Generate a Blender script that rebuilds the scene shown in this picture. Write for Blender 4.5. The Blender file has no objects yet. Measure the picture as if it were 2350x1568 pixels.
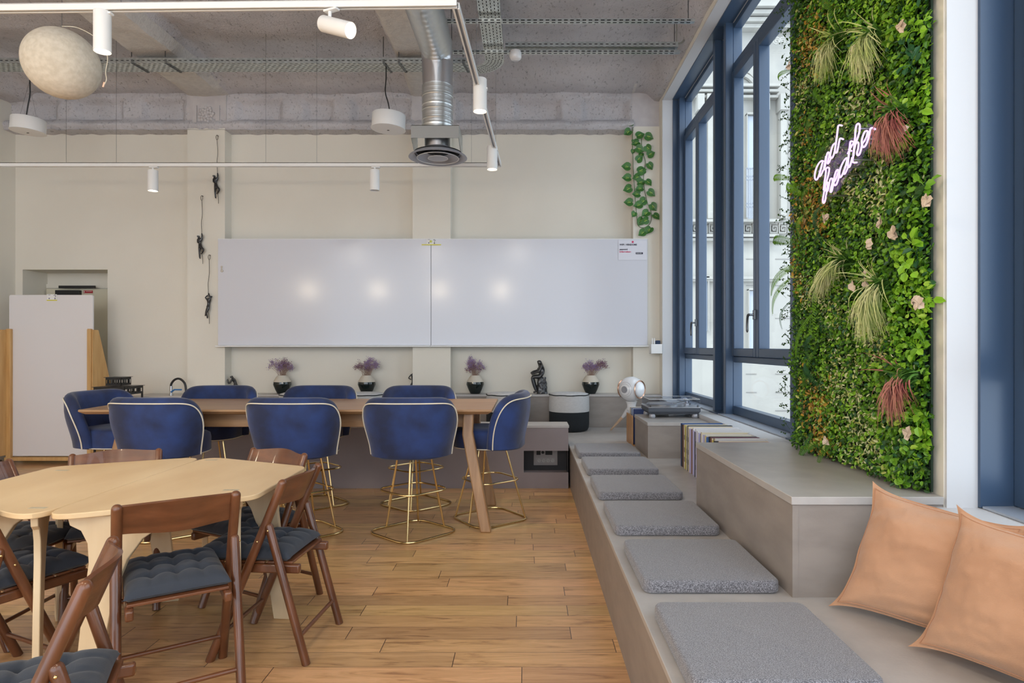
import bpy, math, random
from mathutils import Vector, Matrix, Euler, noise
RN = random.Random(11)
COL = bpy.context.scene.collection
PI = math.pi
F, EYE, VX, VY = 1470.0, 1.27, 1207.0, 794.0   # lens in pixels of a 2350 px frame, eye height, vanishing point
def at(px, py, Y): return Vector(((px-VX)*Y/F, Y, EYE-(py-VY)*Y/F))
def onx(px, py, X): Y = F*X/(px-VX); return Vector((X, Y, EYE-(py-VY)*Y/F))
def onz(px, py, z): Y = F*(EYE-z)/(py-VY); return Vector(((px-VX)*Y/F, Y, z))
def lerp(a, b, t): return a+(b-a)*t
def sm(t): t = max(0., min(1., t)); return t*t*(3-2*t)
def V(*a): return Vector(a)
def NZ(x, y, z): return noise.noise(Vector((x, y, z)))

# ------------------------------------------------------------------ materials
def nt(name):
    m = bpy.data.materials.new(name); m.use_nodes = True
    t = m.node_tree; t.nodes.clear()
    o = t.nodes.new('ShaderNodeOutputMaterial')
    return m, t, o
def N(t, kind, **kw):
    n = t.nodes.new(kind)
    for k, v in kw.items():
        if k.startswith('i_'): n.inputs[k[2:].replace('_', ' ')].default_value = v
        else: setattr(n, k, v)
    return n
def c4(c): return (c[0], c[1], c[2], 1)
def MAT(name, col, rough=.5, metal=0., col2=None, vs=6., vdet=3., st=(1, 1, 1), bump=0., bs=80., bst=None, spec=.5,
        sheen=0., coat=0., lo=.35, hi=.65, alpha=None, trans=0., emit=None, es=0.):
    m, t, o = nt(name)
    p = N(t, 'ShaderNodeBsdfPrincipled')
    p.inputs['Base Color'].default_value = c4(col); p.inputs['Roughness'].default_value = rough
    p.inputs['Metallic'].default_value = metal; p.inputs['Specular IOR Level'].default_value = spec
    p.inputs['Sheen Weight'].default_value = sheen; p.inputs['Coat Weight'].default_value = coat
    p.inputs['Transmission Weight'].default_value = trans
    if emit: p.inputs['Emission Color'].default_value = c4(emit); p.inputs['Emission Strength'].default_value = es
    tc = N(t, 'ShaderNodeTexCoord')
    if col2:
        mp = N(t, 'ShaderNodeMapping'); mp.inputs['Scale'].default_value = st
        t.links.new(tc.outputs['Object'], mp.inputs['Vector'])
        nz = N(t, 'ShaderNodeTexNoise', i_Scale=vs, i_Detail=vdet); t.links.new(mp.outputs['Vector'], nz.inputs['Vector'])
        r = N(t, 'ShaderNodeValToRGB')
        r.color_ramp.elements[0].position = lo; r.color_ramp.elements[0].color = c4(col)
        r.color_ramp.elements[1].position = hi; r.color_ramp.elements[1].color = c4(col2)
        t.links.new(nz.outputs['Fac'], r.inputs['Fac']); t.links.new(r.outputs['Color'], p.inputs['Base Color'])
    if bump:
        mp = N(t, 'ShaderNodeMapping'); mp.inputs['Scale'].default_value = bst or (1, 1, 1)
        t.links.new(tc.outputs['Object'], mp.inputs['Vector'])
        nz = N(t, 'ShaderNodeTexNoise', i_Scale=bs, i_Detail=4.); t.links.new(mp.outputs['Vector'], nz.inputs['Vector'])
        b = N(t, 'ShaderNodeBump', i_Strength=min(1, bump), i_Distance=.01)
        t.links.new(nz.outputs['Fac'], b.inputs['Height']); t.links.new(b.outputs['Normal'], p.inputs['Normal'])
    t.links.new(p.outputs['BSDF'], o.inputs['Surface'])
    return m
def WOOD(name, c1, c2, st, rough=.4, sc=3., bump=.12, coat=0.):
    return MAT(name, c1, rough, col2=c2, vs=sc, vdet=6., st=st, bump=bump, bs=sc*6, bst=st, lo=.3, hi=.7, coat=coat)
def EMIT(name, col, s):
    m, t, o = nt(name); e = N(t, 'ShaderNodeEmission', i_Strength=s); e.inputs['Color'].default_value = c4(col)
    t.links.new(e.outputs['Emission'], o.inputs['Surface']); return m
def CLEAR(name, tint=(1, 1, 1), gl=.07, rough=.0):
    m, t, o = nt(name)
    tr = N(t, 'ShaderNodeBsdfTransparent'); tr.inputs['Color'].default_value = c4(tint)
    g = N(t, 'ShaderNodeBsdfGlossy'); g.inputs['Roughness'].default_value = rough
    mx = N(t, 'ShaderNodeMixShader'); mx.inputs['Fac'].default_value = gl
    t.links.new(tr.outputs[0], mx.inputs[1]); t.links.new(g.outputs[0], mx.inputs[2]); t.links.new(mx.outputs[0], o.inputs['Surface'])
    return m

m_plaster = MAT('cream_plaster', (.82, .78, .69), .85, col2=(.78, .74, .65), vs=1.2, bump=.05, bs=60)
m_white = MAT('white_paint', (.86, .86, .85), .6, bump=.02, bs=40)
m_taupe = MAT('taupe_floor_bounce', (.33, .29, .26), .5, col2=(.28, .245, .22), vs=5., vdet=6., st=(1, 1, 3), bump=.05, bs=90)  # warm tint puts the floor's bounce light into the board colour
m_taupe_top = MAT('taupe_lit_top', (.49, .465, .445), .36, col2=(.43, .41, .395), vs=9., vdet=6., bump=.05, bs=90)  # paler copy of the taupe board, light on the tops put into colour
m_mauve = MAT('mauve_board', (.31, .265, .27), .55, col2=(.27, .23, .235), vs=2.5, vdet=8., bump=.03, bs=60)
m_blue = MAT('slate_blue_metal', (.045, .082, .15), .34, spec=.6)
m_chrome = MAT('brushed_metal', (.6, .6, .62), .28, 1.)
m_dchrome = MAT('dark_metal', (.18, .19, .2), .35, 1.)
m_gold = MAT('brass', (.78, .58, .28), .25, 1.)
m_black = MAT('black_metal', (.012, .012, .014), .4)
m_bronze = MAT('black_bronze', (.02, .02, .022), .28, spec=.7)
m_velvet = MAT('blue_velvet', (.009, .018, .062), .8, col2=(.018, .048, .185), vs=5., vdet=8., sheen=.22, bump=.12, bs=22, lo=.38, hi=.66)
m_cream = MAT('cream_piping', (.78, .72, .58), .7)
m_oak = WOOD('oiled_oak', (.31, .165, .075), (.47, .29, .15), (.6, 9, 9), .38)
m_oakv = WOOD('oiled_oak_upright', (.29, .15, .068), (.45, .27, .135), (9, 9, .8), .38)
m_ply = WOOD('birch_plywood', (.66, .47, .26), (.76, .58, .35), (2.2, .7, 6), .42, 2.2, .04)
m_plyv = WOOD('birch_plywood_upright', (.62, .47, .29), (.72, .58, .38), (4, 4, .6), .45, 3., .04)
m_mahog = WOOD('reddish_brown_beech', (.085, .029, .012), (.17, .060, .024), (7, 7, 1.1), .28, 3., .05, .3)
m_mahogx = WOOD('reddish_brown_rail', (.09, .030, .0125), (.18, .064, .026), (7, 1.1, 7), .3, 3., .05, .3)
m_pine = WOOD('honey_pine', (.55, .31, .11), (.68, .43, .18), (8, 8, .8), .45)
m_pad = MAT('charcoal_cotton', (.028, .036, .052), .8, sheen=.15, bump=.08, bs=200)
m_pillow = MAT('peach_linen', (.50, .27, .155), .9, col2=(.57, .325, .195), vs=3., sheen=.25, bump=.25, bs=160, bst=(1, 1, 5))
m_felt = MAT('felt_shade', (.74, .68, .57), .95, col2=(.64, .58, .47), vs=34., vdet=8., bump=.2, bs=60)
m_galv = MAT('galvanised_steel', (.62, .66, .66), .33, .9, col2=(.48, .52, .52), vs=30., vdet=2.)
m_duct = MAT('spiral_duct_steel', (.62, .64, .64), .34, .95)
m_grey = MAT('grey_enamel', (.36, .37, .41), .35, .3)
m_board = MAT('glossy_whiteboard', (.68, .685, .74), .15)
m_whitepl = MAT('white_plastic', (.82, .82, .83), .22, coat=.4)
m_bulb = EMIT('warm_lamp', (1, .83, .6), 14)
m_neon = EMIT('violet_neon', (.74, .44, 1.), 1.55)
m_acryl = CLEAR('clear_acrylic', (.93, .90, .96), .05, .05)
m_lid = CLEAR('clear_lid', (.90, .92, .95), .16, .02)
m_glass = CLEAR('window_glass', (.96, .98, .98), .06)
m_copper = MAT('copper', (.72, .42, .28), .3, .9)
m_grn = MAT('ivy_leaf', (.035, .13, .02), .45, col2=(.15, .33, .05), vs=30., lo=.5, hi=.6)
m_sand = MAT('stone_facade', (.40, .39, .36), .9, col2=(.37, .36, .335), vs=2.)
m_reveal = MAT('pale_sill_paint', (.64, .65, .67), .5)
m_fabW = MAT('white_woven', (.68, .68, .68), .95, bump=.6, bs=150, bst=(1, 1, 6), col2=(.58, .58, .58), vs=120., st=(.3, .3, 3))
m_fabB = MAT('black_woven', (.012, .016, .02), .95, bump=.4, bs=150)
m_cer = MAT('black_glaze', (.006, .012, .012), .06, spec=.7)
m_cerw = MAT('sand_ceramic', (.62, .56, .47), .8)
m_purp = MAT('dried_lilac', (.30, .20, .42), .9, col2=(.44, .32, .56), vs=40.)
m_purp2 = MAT('dried_plum', (.20, .10, .17), .9, col2=(.30, .17, .28), vs=40.)
m_stem = MAT('dried_stem', (.42, .28, .22), .9)
m_red = MAT('red_sign', (.42, .02, .03), .5)
m_yel = MAT('yellow_strip', (.72, .66, .08), .5)
m_dark = MAT('near_black', (.012, .012, .013), .7)
m_magenta = MAT('magenta_print', (.62, .03, .12), .5)

def speckle(name, c1, c2, c3):
    m, t, o = nt(name); p = N(t, 'ShaderNodeBsdfPrincipled'); p.inputs['Roughness'].default_value = .95; p.inputs['Sheen Weight'].default_value = .3
    tc = N(t, 'ShaderNodeTexCoord')
    mp = N(t, 'ShaderNodeMapping'); mp.inputs['Scale'].default_value = (1, 1.8, 1); t.links.new(tc.outputs['Object'], mp.inputs['Vector'])
    nz = N(t, 'ShaderNodeTexNoise', i_Scale=330., i_Detail=3.); t.links.new(mp.outputs['Vector'], nz.inputs['Vector'])
    r = N(t, 'ShaderNodeValToRGB'); r.color_ramp.elements[0].position = .38; r.color_ramp.elements[0].color = c4(c1)
    r.color_ramp.elements[1].position = .66; r.color_ramp.elements[1].color = c4(c3)
    e = r.color_ramp.elements.new(.52); e.color = c4(c2)
    t.links.new(nz.outputs['Fac'], r.inputs['Fac']); t.links.new(r.outputs['Color'], p.inputs['Base Color'])
    b = N(t, 'ShaderNodeBump', i_Strength=.5, i_Distance=.003); t.links.new(nz.outputs['Fac'], b.inputs['Height']); t.links.new(b.outputs['Normal'], p.inputs['Normal'])
    t.links.new(p.outputs['BSDF'], o.inputs['Surface']); return m
m_tweed = speckle('grey_tweed', (.085, .085, .10), (.20, .20, .22), (.37, .37, .41))

def concrete():
    m, t, o = nt('sprayed_concrete'); p = N(t, 'ShaderNodeBsdfPrincipled'); p.inputs['Roughness'].default_value = .95
    p.inputs['Specular IOR Level'].default_value = .15
    tc = N(t, 'ShaderNodeTexCoord')
    n1 = N(t, 'ShaderNodeTexNoise', i_Scale=1.6, i_Detail=5.); n2 = N(t, 'ShaderNodeTexNoise', i_Scale=42., i_Detail=6., i_Roughness=.7)
    mp = N(t, 'ShaderNodeMapping'); mp.inputs['Scale'].default_value = (1, .45, 1); mp.inputs['Rotation'].default_value = (0, 0, .7)
    t.links.new(tc.outputs['Object'], mp.inputs['Vector'])
    t.links.new(tc.outputs['Object'], n1.inputs['Vector']); t.links.new(mp.outputs['Vector'], n2.inputs['Vector'])
    r1 = N(t, 'ShaderNodeValToRGB'); r1.color_ramp.elements[0].position = .3; r1.color_ramp.elements[0].color = (.50, .485, .50, 1)
    r1.color_ramp.elements[1].position = .7; r1.color_ramp.elements[1].color = (.64, .62, .64, 1)
    r2 = N(t, 'ShaderNodeValToRGB'); r2.color_ramp.elements[0].position = .30; r2.color_ramp.elements[0].color = (.16, .16, .17, 1)
    r2.color_ramp.elements[1].position = .44; r2.color_ramp.elements[1].color = (1, 1, 1, 1)
    mx = N(t, 'ShaderNodeMix', data_type='RGBA', blend_type='MULTIPLY'); mx.inputs['Factor'].default_value = .75
    t.links.new(n1.outputs['Fac'], r1.inputs['Fac']); t.links.new(n2.outputs['Fac'], r2.inputs['Fac'])
    t.links.new(r1.outputs['Color'], mx.inputs[6]); t.links.new(r2.outputs['Color'], mx.inputs[7])
    t.links.new(mx.outputs[2], p.inputs['Base Color'])
    n3 = N(t, 'ShaderNodeTexNoise', i_Scale=55., i_Detail=6.); t.links.new(tc.outputs['Object'], n3.inputs['Vector'])
    b = N(t, 'ShaderNodeBump', i_Strength=.8, i_Distance=.012); t.links.new(n3.outputs['Fac'], b.inputs['Height']); t.links.new(b.outputs['Normal'], p.inputs['Normal'])
    t.links.new(p.outputs['BSDF'], o.inputs['Surface']); return m
m_conc = concrete()
m_beam = MAT('pale_sprayed_beam', (.66, .64, .61), .95, col2=(.60, .58, .56), vs=20., bump=.8, bs=50, spec=.15)

def floor_mat():
    m, t, o = nt('oak_plank_floor'); L = t.links.new
    p = N(t, 'ShaderNodeBsdfPrincipled'); p.inputs['Roughness'].default_value = .33; p.inputs['Coat Weight'].default_value = .25; p.inputs['Coat Roughness'].default_value = .25
    tc = N(t, 'ShaderNodeTexCoord'); sx = N(t, 'ShaderNodeSeparateXYZ'); L(tc.outputs['Object'], sx.inputs[0])
    def MA(op, a, b=None):
        n = N(t, 'ShaderNodeMath', operation=op)
        for i, v in enumerate((a, b)):
            if v is None: continue
            if isinstance(v, (int, float)): n.inputs[i].default_value = v
            else: L(v, n.inputs[i])
        return n.outputs[0]
    RW, PL = .1205, .98
    yr = MA('DIVIDE', sx.outputs['Y'], RW); row = MA('FLOOR', yr); fy = MA('FRACT', yr)
    wn = N(t, 'ShaderNodeTexWhiteNoise', noise_dimensions='1D'); L(row, wn.inputs['W'])
    xr = MA('ADD', MA('DIVIDE', sx.outputs['X'], PL), MA('MULTIPLY', wn.outputs['Value'], 7.3)); pid = MA('FLOOR', xr); fx = MA('FRACT', xr)
    cb = N(t, 'ShaderNodeCombineXYZ'); L(row, cb.inputs[0]); L(pid, cb.inputs[1])
    w2 = N(t, 'ShaderNodeTexWhiteNoise', noise_dimensions='2D'); L(cb.outputs[0], w2.inputs['Vector'])
    cv = N(t, 'ShaderNodeCombineXYZ'); L(MA('MULTIPLY', sx.outputs['X'], 1.3), cv.inputs[0]); L(MA('MULTIPLY', sx.outputs['Y'], 11.), cv.inputs[1]); L(MA('MULTIPLY', w2.outputs['Value'], 40.), cv.inputs[2])
    g1 = N(t, 'ShaderNodeTexNoise', i_Scale=2.2, i_Detail=9., i_Roughness=.62, i_Distortion=1.6); L(cv.outputs[0], g1.inputs['Vector'])
    g2 = N(t, 'ShaderNodeTexNoise', i_Scale=9., i_Detail=4.); L(cv.outputs[0], g2.inputs['Vector'])
    ra = N(t, 'ShaderNodeValToRGB'); E = ra.color_ramp.elements
    E[0].position = .30; E[0].color = (.27, .135, .05, 1); E[1].position = .62; E[1].color = (.68, .42, .19, 1)
    e = E.new(.42); e.color = (.54, .32, .13, 1)
    L(g1.outputs['Fac'], ra.inputs['Fac'])
    hs = N(t, 'ShaderNodeHueSaturation'); L(ra.outputs['Color'], hs.inputs['Color'])
    L(MA('ADD', .80, MA('MULTIPLY', w2.outputs['Value'], .36)), hs.inputs['Value']); L(MA('ADD', .488, MA('MULTIPLY', wn.outputs['Value'], .02)), hs.inputs['Hue'])
    gy = MA('MAXIMUM', MA('LESS_THAN', fy, .018), MA('LESS_THAN', fx, .0035))
    mx = N(t, 'ShaderNodeMix', data_type='RGBA'); L(gy, mx.inputs['Factor']); L(hs.outputs['Color'], mx.inputs[6]); mx.inputs[7].default_value = (.07, .035, .015, 1)
    L(mx.outputs[2], p.inputs['Base Color'])
    b = N(t, 'ShaderNodeBump', i_Strength=.18, i_Distance=.004); L(g2.outputs['Fac'], b.inputs['Height']); L(b.outputs['Normal'], p.inputs['Normal'])
    L(p.outputs['BSDF'], o.inputs['Surface']); return m
m_floor = floor_mat()

# ------------------------------------------------------------------ mesh builder
class MB:
    def __init__(s, M=None): s.v = []; s.f = []; s.mi = []; s.M = M; s.k = 0
    def add(s, vs, fs):
        b = len(s.v)
        s.v += [tuple(s.M @ Vector(v)) for v in vs] if s.M else [tuple(v) for v in vs]
        s.f += [tuple(b+i for i in f) for f in fs]; s.mi += [s.k]*len(fs); return s
    def box(s, x0, y0, z0, x1, y1, z1, M=None):
        vs = [Vector((x, y, z)) for z in (z0, z1) for y in (y0, y1) for x in (x0, x1)]
        if M: vs = [M @ v for v in vs]
        return s.add(vs, [(0, 2, 3, 1), (4, 5, 7, 6), (0, 1, 5, 4), (2, 6, 7, 3), (0, 4, 6, 2), (1, 3, 7, 5)])
    def prism(s, poly, a, b, M=None):            # poly in local xy, extruded along z
        n = len(poly); vs = [Vector((p[0], p[1], a)) for p in poly]+[Vector((p[0], p[1], b)) for p in poly]
        if M: vs = [M @ v for v in vs]
        return s.add(vs, [tuple(range(n))[::-1], tuple(range(n, 2*n))]+[(i, (i+1) % n, n+(i+1) % n, n+i) for i in range(n)])
    def tube(s, pts, r, seg=8, closed=False, cap=True):
        P = [Vector(p) for p in pts]; n = len(P)
        if isinstance(r, (int, float)): r = [r]*n
        T = []
        for i in range(n):
            if closed: d = P[(i+1) % n]-P[i-1]
            else: d = P[min(i+1, n-1)]-P[max(i-1, 0)]
            T.append(d.normalized() if d.length > 1e-9 else Vector((0, 0, 1)))
        u = T[0].orthogonal().normalized(); vs = []
        for i in range(n):
            u = (u-T[i]*u.dot(T[i])); u = u.normalized() if u.length > 1e-6 else T[i].orthogonal().normalized()
            w = T[i].cross(u)
            for k in range(seg):
                a = 2*PI*k/seg; vs.append(P[i]+(u*math.cos(a)+w*math.sin(a))*r[i])
        fs = []
        for i in range(n if closed else n-1):
            j = (i+1) % n
            for k in range(seg): fs.append((i*seg+k, i*seg+(k+1) % seg, j*seg+(k+1) % seg, j*seg+k))
        if not closed and cap: fs += [tuple(range(seg))[::-1], tuple((n-1)*seg+k for k in range(seg))]
        return s.add(vs, fs)
    def rod(s, a, b, r, seg=12, dome=(0, 0)):
        a, b = Vector(a), Vector(b); d = (b-a); L = d.length; d.normalize(); pts = []; rr = []
        if dome[0]:
            for k in range(5): t = math.sin(k/4*PI/2) ; pts.append(a+d*(r*(1-math.cos(k/4*PI/2)))); rr.append(max(r*t, r*.05))
        else: pts.append(a); rr.append(r)
        if dome[1]:
            for k in range(5): q = (4-k)/4*PI/2; pts.append(b-d*(r*(1-math.cos(q)))); rr.append(max(r*math.sin(q), r*.05))
        else: pts.append(b); rr.append(r)
        return s.tube(pts, rr, seg)
    def lathe(s, prof, seg=28, M=None, cap=True):
        vs = [Vector((r*math.cos(2*PI*k/seg), r*math.sin(2*PI*k/seg), z)) for r, z in prof for k in range(seg)]
        if M: vs = [M @ v for v in vs]
        fs = [(i*seg+k, i*seg+(k+1) % seg, (i+1)*seg+(k+1) % seg, (i+1)*seg+k) for i in range(len(prof)-1) for k in range(seg)]
        if cap: fs += [tuple(range(seg))[::-1], tuple((len(prof)-1)*seg+k for k in range(seg))]
        return s.add(vs, fs)
    def ball(s, c, rx, ry=None, rz=None, seg=16, ring=10, M=None):
        ry = ry or rx; rz = rz or rx; c = Vector(c); vs = []
        for i in range(ring+1):
            a = -PI/2+PI*i/ring; a = max(-PI/2+.02, min(PI/2-.02, a))
            for k in range(seg):
                q = Vector((rx*math.cos(a)*math.cos(2*PI*k/seg), ry*math.cos(a)*math.sin(2*PI*k/seg), rz*math.sin(a)))
                vs.append(c+(M @ q if M else q))
        fs = [(i*seg+k, i*seg+(k+1) % seg, (i+1)*seg+(k+1) % seg, (i+1)*seg+k) for i in range(ring) for k in range(seg)]
        fs += [tuple(range(seg))[::-1], tuple(ring*seg+k for k in range(seg))]
        return s.add(vs, fs)
    def grid(s, fn, nu, nv, wu=False):
        vs = [fn(i/nu, j/nv) for j in range(nv+1) for i in range(nu+(0 if wu else 1))]
        w = nu if wu else nu+1
        return s.add(vs, [(j*w+i, j*w+(i+1) % w, (j+1)*w+(i+1) % w, (j+1)*w+i) for j in range(nv) for i in range(nu)])
    def build(s, name, mat, parent=None, bevel=0, ang=38, sub=0, flat=False):
        me = bpy.data.meshes.new(name); me.from_pydata(s.v, [], s.f); me.update()
        for mm in (mat if isinstance(mat, (list, tuple)) else [mat]): me.materials.append(mm)
        if isinstance(mat, (list, tuple)): me.polygons.foreach_set('material_index', s.mi)
        if not flat:
            me.polygons.foreach_set('use_smooth', [True]*len(me.polygons)); me.set_sharp_from_angle(angle=math.radians(ang))
        o = bpy.data.objects.new(name, me); COL.objects.link(o)
        if parent: o.parent = parent
        if bevel:
            b = o.modifiers.new('bevel', 'BEVEL'); b.width = bevel; b.segments = 2; b.limit_method = 'ANGLE'; b.angle_limit = math.radians(40)
        if sub: q = o.modifiers.new('sub', 'SUBSURF'); q.levels = sub; q.render_levels = sub
        return o
def tag(o, label=None, cat=None, group=None, kind=None):
    if label: o['label'] = label
    if cat: o['category'] = cat
    if group: o['group'] = group
    if kind: o['kind'] = kind
    return o
def thing(name, label, cat, loc=(0, 0, 0), rz=0, group=None):
    o = bpy.data.objects.new(name, None); o.empty_display_size = .1; COL.objects.link(o)
    o.location = loc; o.rotation_euler = (0, 0, rz); return tag(o, label, cat, group)
def struct(mb, name, mat, label, **kw):
    o = mb.build(name, mat, **kw); return tag(o, label, 'room part', kind='structure')
def dup(root, loc, rz, label, group=None):
    r = root.copy(); COL.objects.link(r); r.location = loc; r.rotation_euler = (root.rotation_euler[0], root.rotation_euler[1], rz); r['label'] = label
    if group: r['group'] = group
    for ch in list(root.children):
        c = ch.copy(); COL.objects.link(c); c.parent = r
        for g in list(ch.children):
            d = g.copy(); COL.objects.link(d); d.parent = c
    return r
def catmull(P, n=5, closed=False):
    P = [Vector(p) for p in P]; out = []; m = len(P)
    for i in range(m if closed else m-1):
        a, b, c, d = (P[(i-1) % m], P[i], P[(i+1) % m], P[(i+2) % m]) if closed else (P[max(i-1, 0)], P[i], P[i+1], P[min(i+2, m-1)])
        for k in range(n):
            t = k/n; out.append(.5*((2*b)+(c-a)*t+(2*a-5*b+4*c-d)*t*t+(3*b-a-3*c+d)*t**3))
    if not closed: out.append(P[-1])
    return out
def frame(o, x, z=None):                      # matrix with local x along x and z near z
    x = Vector(x).normalized(); z = Vector(z or (0, 0, 1)); y = z.cross(x).normalized(); z = x.cross(y)
    M = Matrix((x, y, z)).transposed().to_4x4(); M.translation = Vector(o); return M
def text_mesh(s, size, M, mat, name, parent, ext=.0006, bold=0):
    cu = bpy.data.curves.new(name, 'FONT'); cu.body = s; cu.size = size; cu.extrude = ext; cu.offset = bold
    ob = bpy.data.objects.new(name+'_tmp', cu); COL.objects.link(ob)
    me = bpy.data.meshes.new_from_object(ob); bpy.data.objects.remove(ob)
    me.transform(M); me.materials.clear(); me.materials.append(mat); me.name = name
    o = bpy.data.objects.new(name, me); COL.objects.link(o); o.parent = parent; return o
# ------------------------------------------------------------------ room
XL, XR, YB, YP = -5.81, 1.486, 7.29, 7.134      # left wall, right wall, back wall, pilaster fronts
struct(MB().box(-6.1, -4.5, -.12, 1.486, 7.9, 0), 'floor', m_floor, 'floor of honey coloured oak planks running across the room')
DX0, DX1, DZ = -5.728, -4.761, 2.138
w = MB(); w.box(XL, YB, 0, DX0, YB+.4, 4.35); w.box(DX0, YB, DZ, DX1, YB+.4, 4.35); w.box(DX1, YB, 0, 1.8, YB+.4, 4.35)
w.box(XL-.2, YB+.38, 0, -4.6, YB+.5, 3)
struct(w, 'wall_back', m_plaster, 'cream plaster back wall with a door recess at its left')
struct(MB().box(XL-.25, -4.5, 0, XL, YB, 4.35), 'wall_left', m_plaster, 'cream plaster left wall')
w = MB()
W0, W1 = XR, 1.80
w.box(W0, 7.0, 0, W1, YB, 4.35)
w.box(W0, 3.5, 3.963, W1, 7.0, 4.35); w.box(W0, 3.5, 0, W1, 7.0, .655)
w.box(W0, 2.28, 0, W1, 3.5, 4.35)
w.box(W0, -1.2, 3.963, W1, 2.28, 4.35); w.box(W0, -1.2, 0, W1, 2.28, .655)
w.box(W0, -1.9, 0, W1, -1.2, 4.35); w.box(W0, -4.5, 3.963, W1, -1.9, 4.35); w.box(W0, -4.5, 0, W1, -1.9, .655)
struct(w, 'wall_right', m_plaster, 'cream plaster window wall with deep openings')
n = 0
for y0, y1, nm in ((3.5, 7.0, 'far'), (-1.2, 2.28, 'near')):
    t = MB(); t.box(1.46, y0-.0, .655, 1.80, y1, .696)                # sill board
    t.box(1.49, y1-.012, .696, 1.60, y1, 3.963); t.box(1.49, y0, .696, 1.60, y0+.012, 3.963); t.box(1.49, y0, 3.95, 1.60, y1, 3.963)
    n += 1; struct(t, 'trim_%d' % n, m_reveal, 'white painted sill and reveal lining of the %s window opening' % nm)
# pilasters on the back wall and their bare capitals
pil = [(-3.771, -3.353), (-1.262, -.84), (1.194, 1.486)]
for i, (a, b) in enumerate(pil):
    n += 1; struct(MB().box(a, YP, 0, b, YB+.01, 3.715), 'trim_%d' % n, m_plaster,
                   'cream pilaster on the back wall, %s' % ('with the rope climbing figures', 'behind the metal air duct', 'with the hanging ivy')[i])
m_cap = MAT('bare_grey_plaster', (.60, .57, .57), .9, col2=(.54, .51, .52), vs=9., bump=.3, bs=30)
for i, (a, b) in enumerate(pil):
    c = MB(); c.box(a-.01, YP+.01, 3.715, b+.01, YB, 4.2)
    if i == 0:                                                     # square panel with a rosette
        cx = (a+b)/2; c.box(cx-.15, YP-.004, 3.73, cx-.105, YP+.02, 3.95); c.box(cx+.105, YP-.004, 3.73, cx+.15, YP+.02, 3.95)
        for k in range(26):
            an = k*2.4; r = .085*math.sqrt(k/26); c.ball((cx+r*math.cos(an), YP+.005, 3.85+r*math.sin(an)), .02, .02, .02, 8, 6)
    n += 1; struct(c, 'trim_%d' % n, m_cap, 'bare grey capital above the %s pilaster' % ('left', 'middle', 'right')[i])
# rough concrete band along the top of the back wall
rec = [(-30, 132), (163, 283), (318, 426), (533, 650), (690, 768), (800, 944), (1042, 1139), (1177, 1292), (1333, 1449)]
recX = [((a-VX)*YP/F, (b-VX)*YP/F) for a, b in rec]
def band(u, v):
    x = lerp(XL, 1.20, u); z = 3.675+v*.5
    d = 0
    for a, b in recX:
        q = min(sm((x-a)/.09), sm((b-x)/.09), sm((z-3.775)/.05), sm((4.05-z)/.07)); d = max(d, q)
    roll = .05*math.exp(-((z-3.73)/.05)**2)
    y = 7.155+.075*d-roll+.018*NZ(x*4, z*4, 1)+.012*NZ(x*15, z*15, 5)+.006*NZ(x*40, z*40, 3)
    if z < 3.70: y = max(y, 7.12)
    return Vector((x, y, z+(.014*NZ(x*9, 0, 2) if v < .1 else 0)))
bm = MB(); bm.grid(band, 420, 40); bm.grid(lambda u, v: Vector((lerp(XL, 1.2, u), lerp(7.12, YB, v), 3.675+.014*NZ(lerp(XL, 1.2, u)*9, 0, 2))), 420, 1)
n += 1; struct(bm, 'trim_%d' % n, m_conc, 'rough sprayed concrete band with shallow coffers along the top of the back wall')
# ceiling slab with beams and coves
def ceil(u, v):
    x = lerp(XL-.05, 1.49, u); y = lerp(-4.5, 7.22, v); z = 4.23
    h = sm((y-6.55)/.55); z -= .14*h
    for a, b in pil[:2]:
        q = min(sm((x-a+.07)/.1), sm((b+.09-x)/.12)); z = lerp(z, min(z, 4.05), q)
    q = sm((x-1.33)/.12); z = lerp(z, 4.0, q)
    q = sm((XL+.35-x)/.15); z = lerp(z, 4.0, q)
    z += .0+.022*NZ(x*1.6, y*1.6, 0)+.01*NZ(x*6, y*6, 4)+.006*NZ(x*18, y*18, 7)
    return Vector((x, y, z))
cm = MB(); cm.grid(ceil, 260, 260); cm.box(-6.1, -4.5, 4.36, 1.9, 7.8, 4.5)
for i, f_ in enumerate(cm.f):
    x_, y_, z_ = cm.v[f_[0]]
    if z_ < 4.12 and x_ < 1.2 and (y_ < 6.9 or any(a-.02 < x_ < b+.02 for a, b in pil)) and any(a-.06 < x_ < b+.06 for a, b in pil): cm.mi[i] = 1
struct(cm, 'ceiling', [m_conc, m_beam], 'rough grey concrete ceiling with two lighter beams')
# door in the recess
d = thing('door_1', 'cream door deep in the recess behind the rolling whiteboard', 'room part'); d['kind'] = 'structure'
yd = YB+.38
p0 = at(113, 664, yd); MB().box(p0.x, yd-.05, 0, DX1+.01, yd-.012, p0.z).build('door_leaf', MAT('door_cream', (.70, .65, .50), .6), d, bevel=.003)
MB().box(DX0, yd-.02, p0.z+.012, DX1, yd, p0.z+.06).build('door_frame', m_plaster, d)
a = at(137, 658, yd-.1); b = at(220, 662, yd-.1); e = at(126, 666, yd-.1); f = at(181, 676, yd-.1)
cl = MB().box(e.x, yd-.1, f.z-.02, f.x, yd-.05, e.z).build('door_closer', m_black, d, bevel=.003)
MB().box(a.x, yd-.12, b.z, b.x, yd-.101, a.z+.01).build('closer_arm', m_black, cl)
a = at(192, 667, yd-.052); b = at(213, 673, yd-.052)
sg = MB().box(a.x, yd-.056, b.z, b.x, yd-.051, a.z).build('sign', m_red, d)
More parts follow.
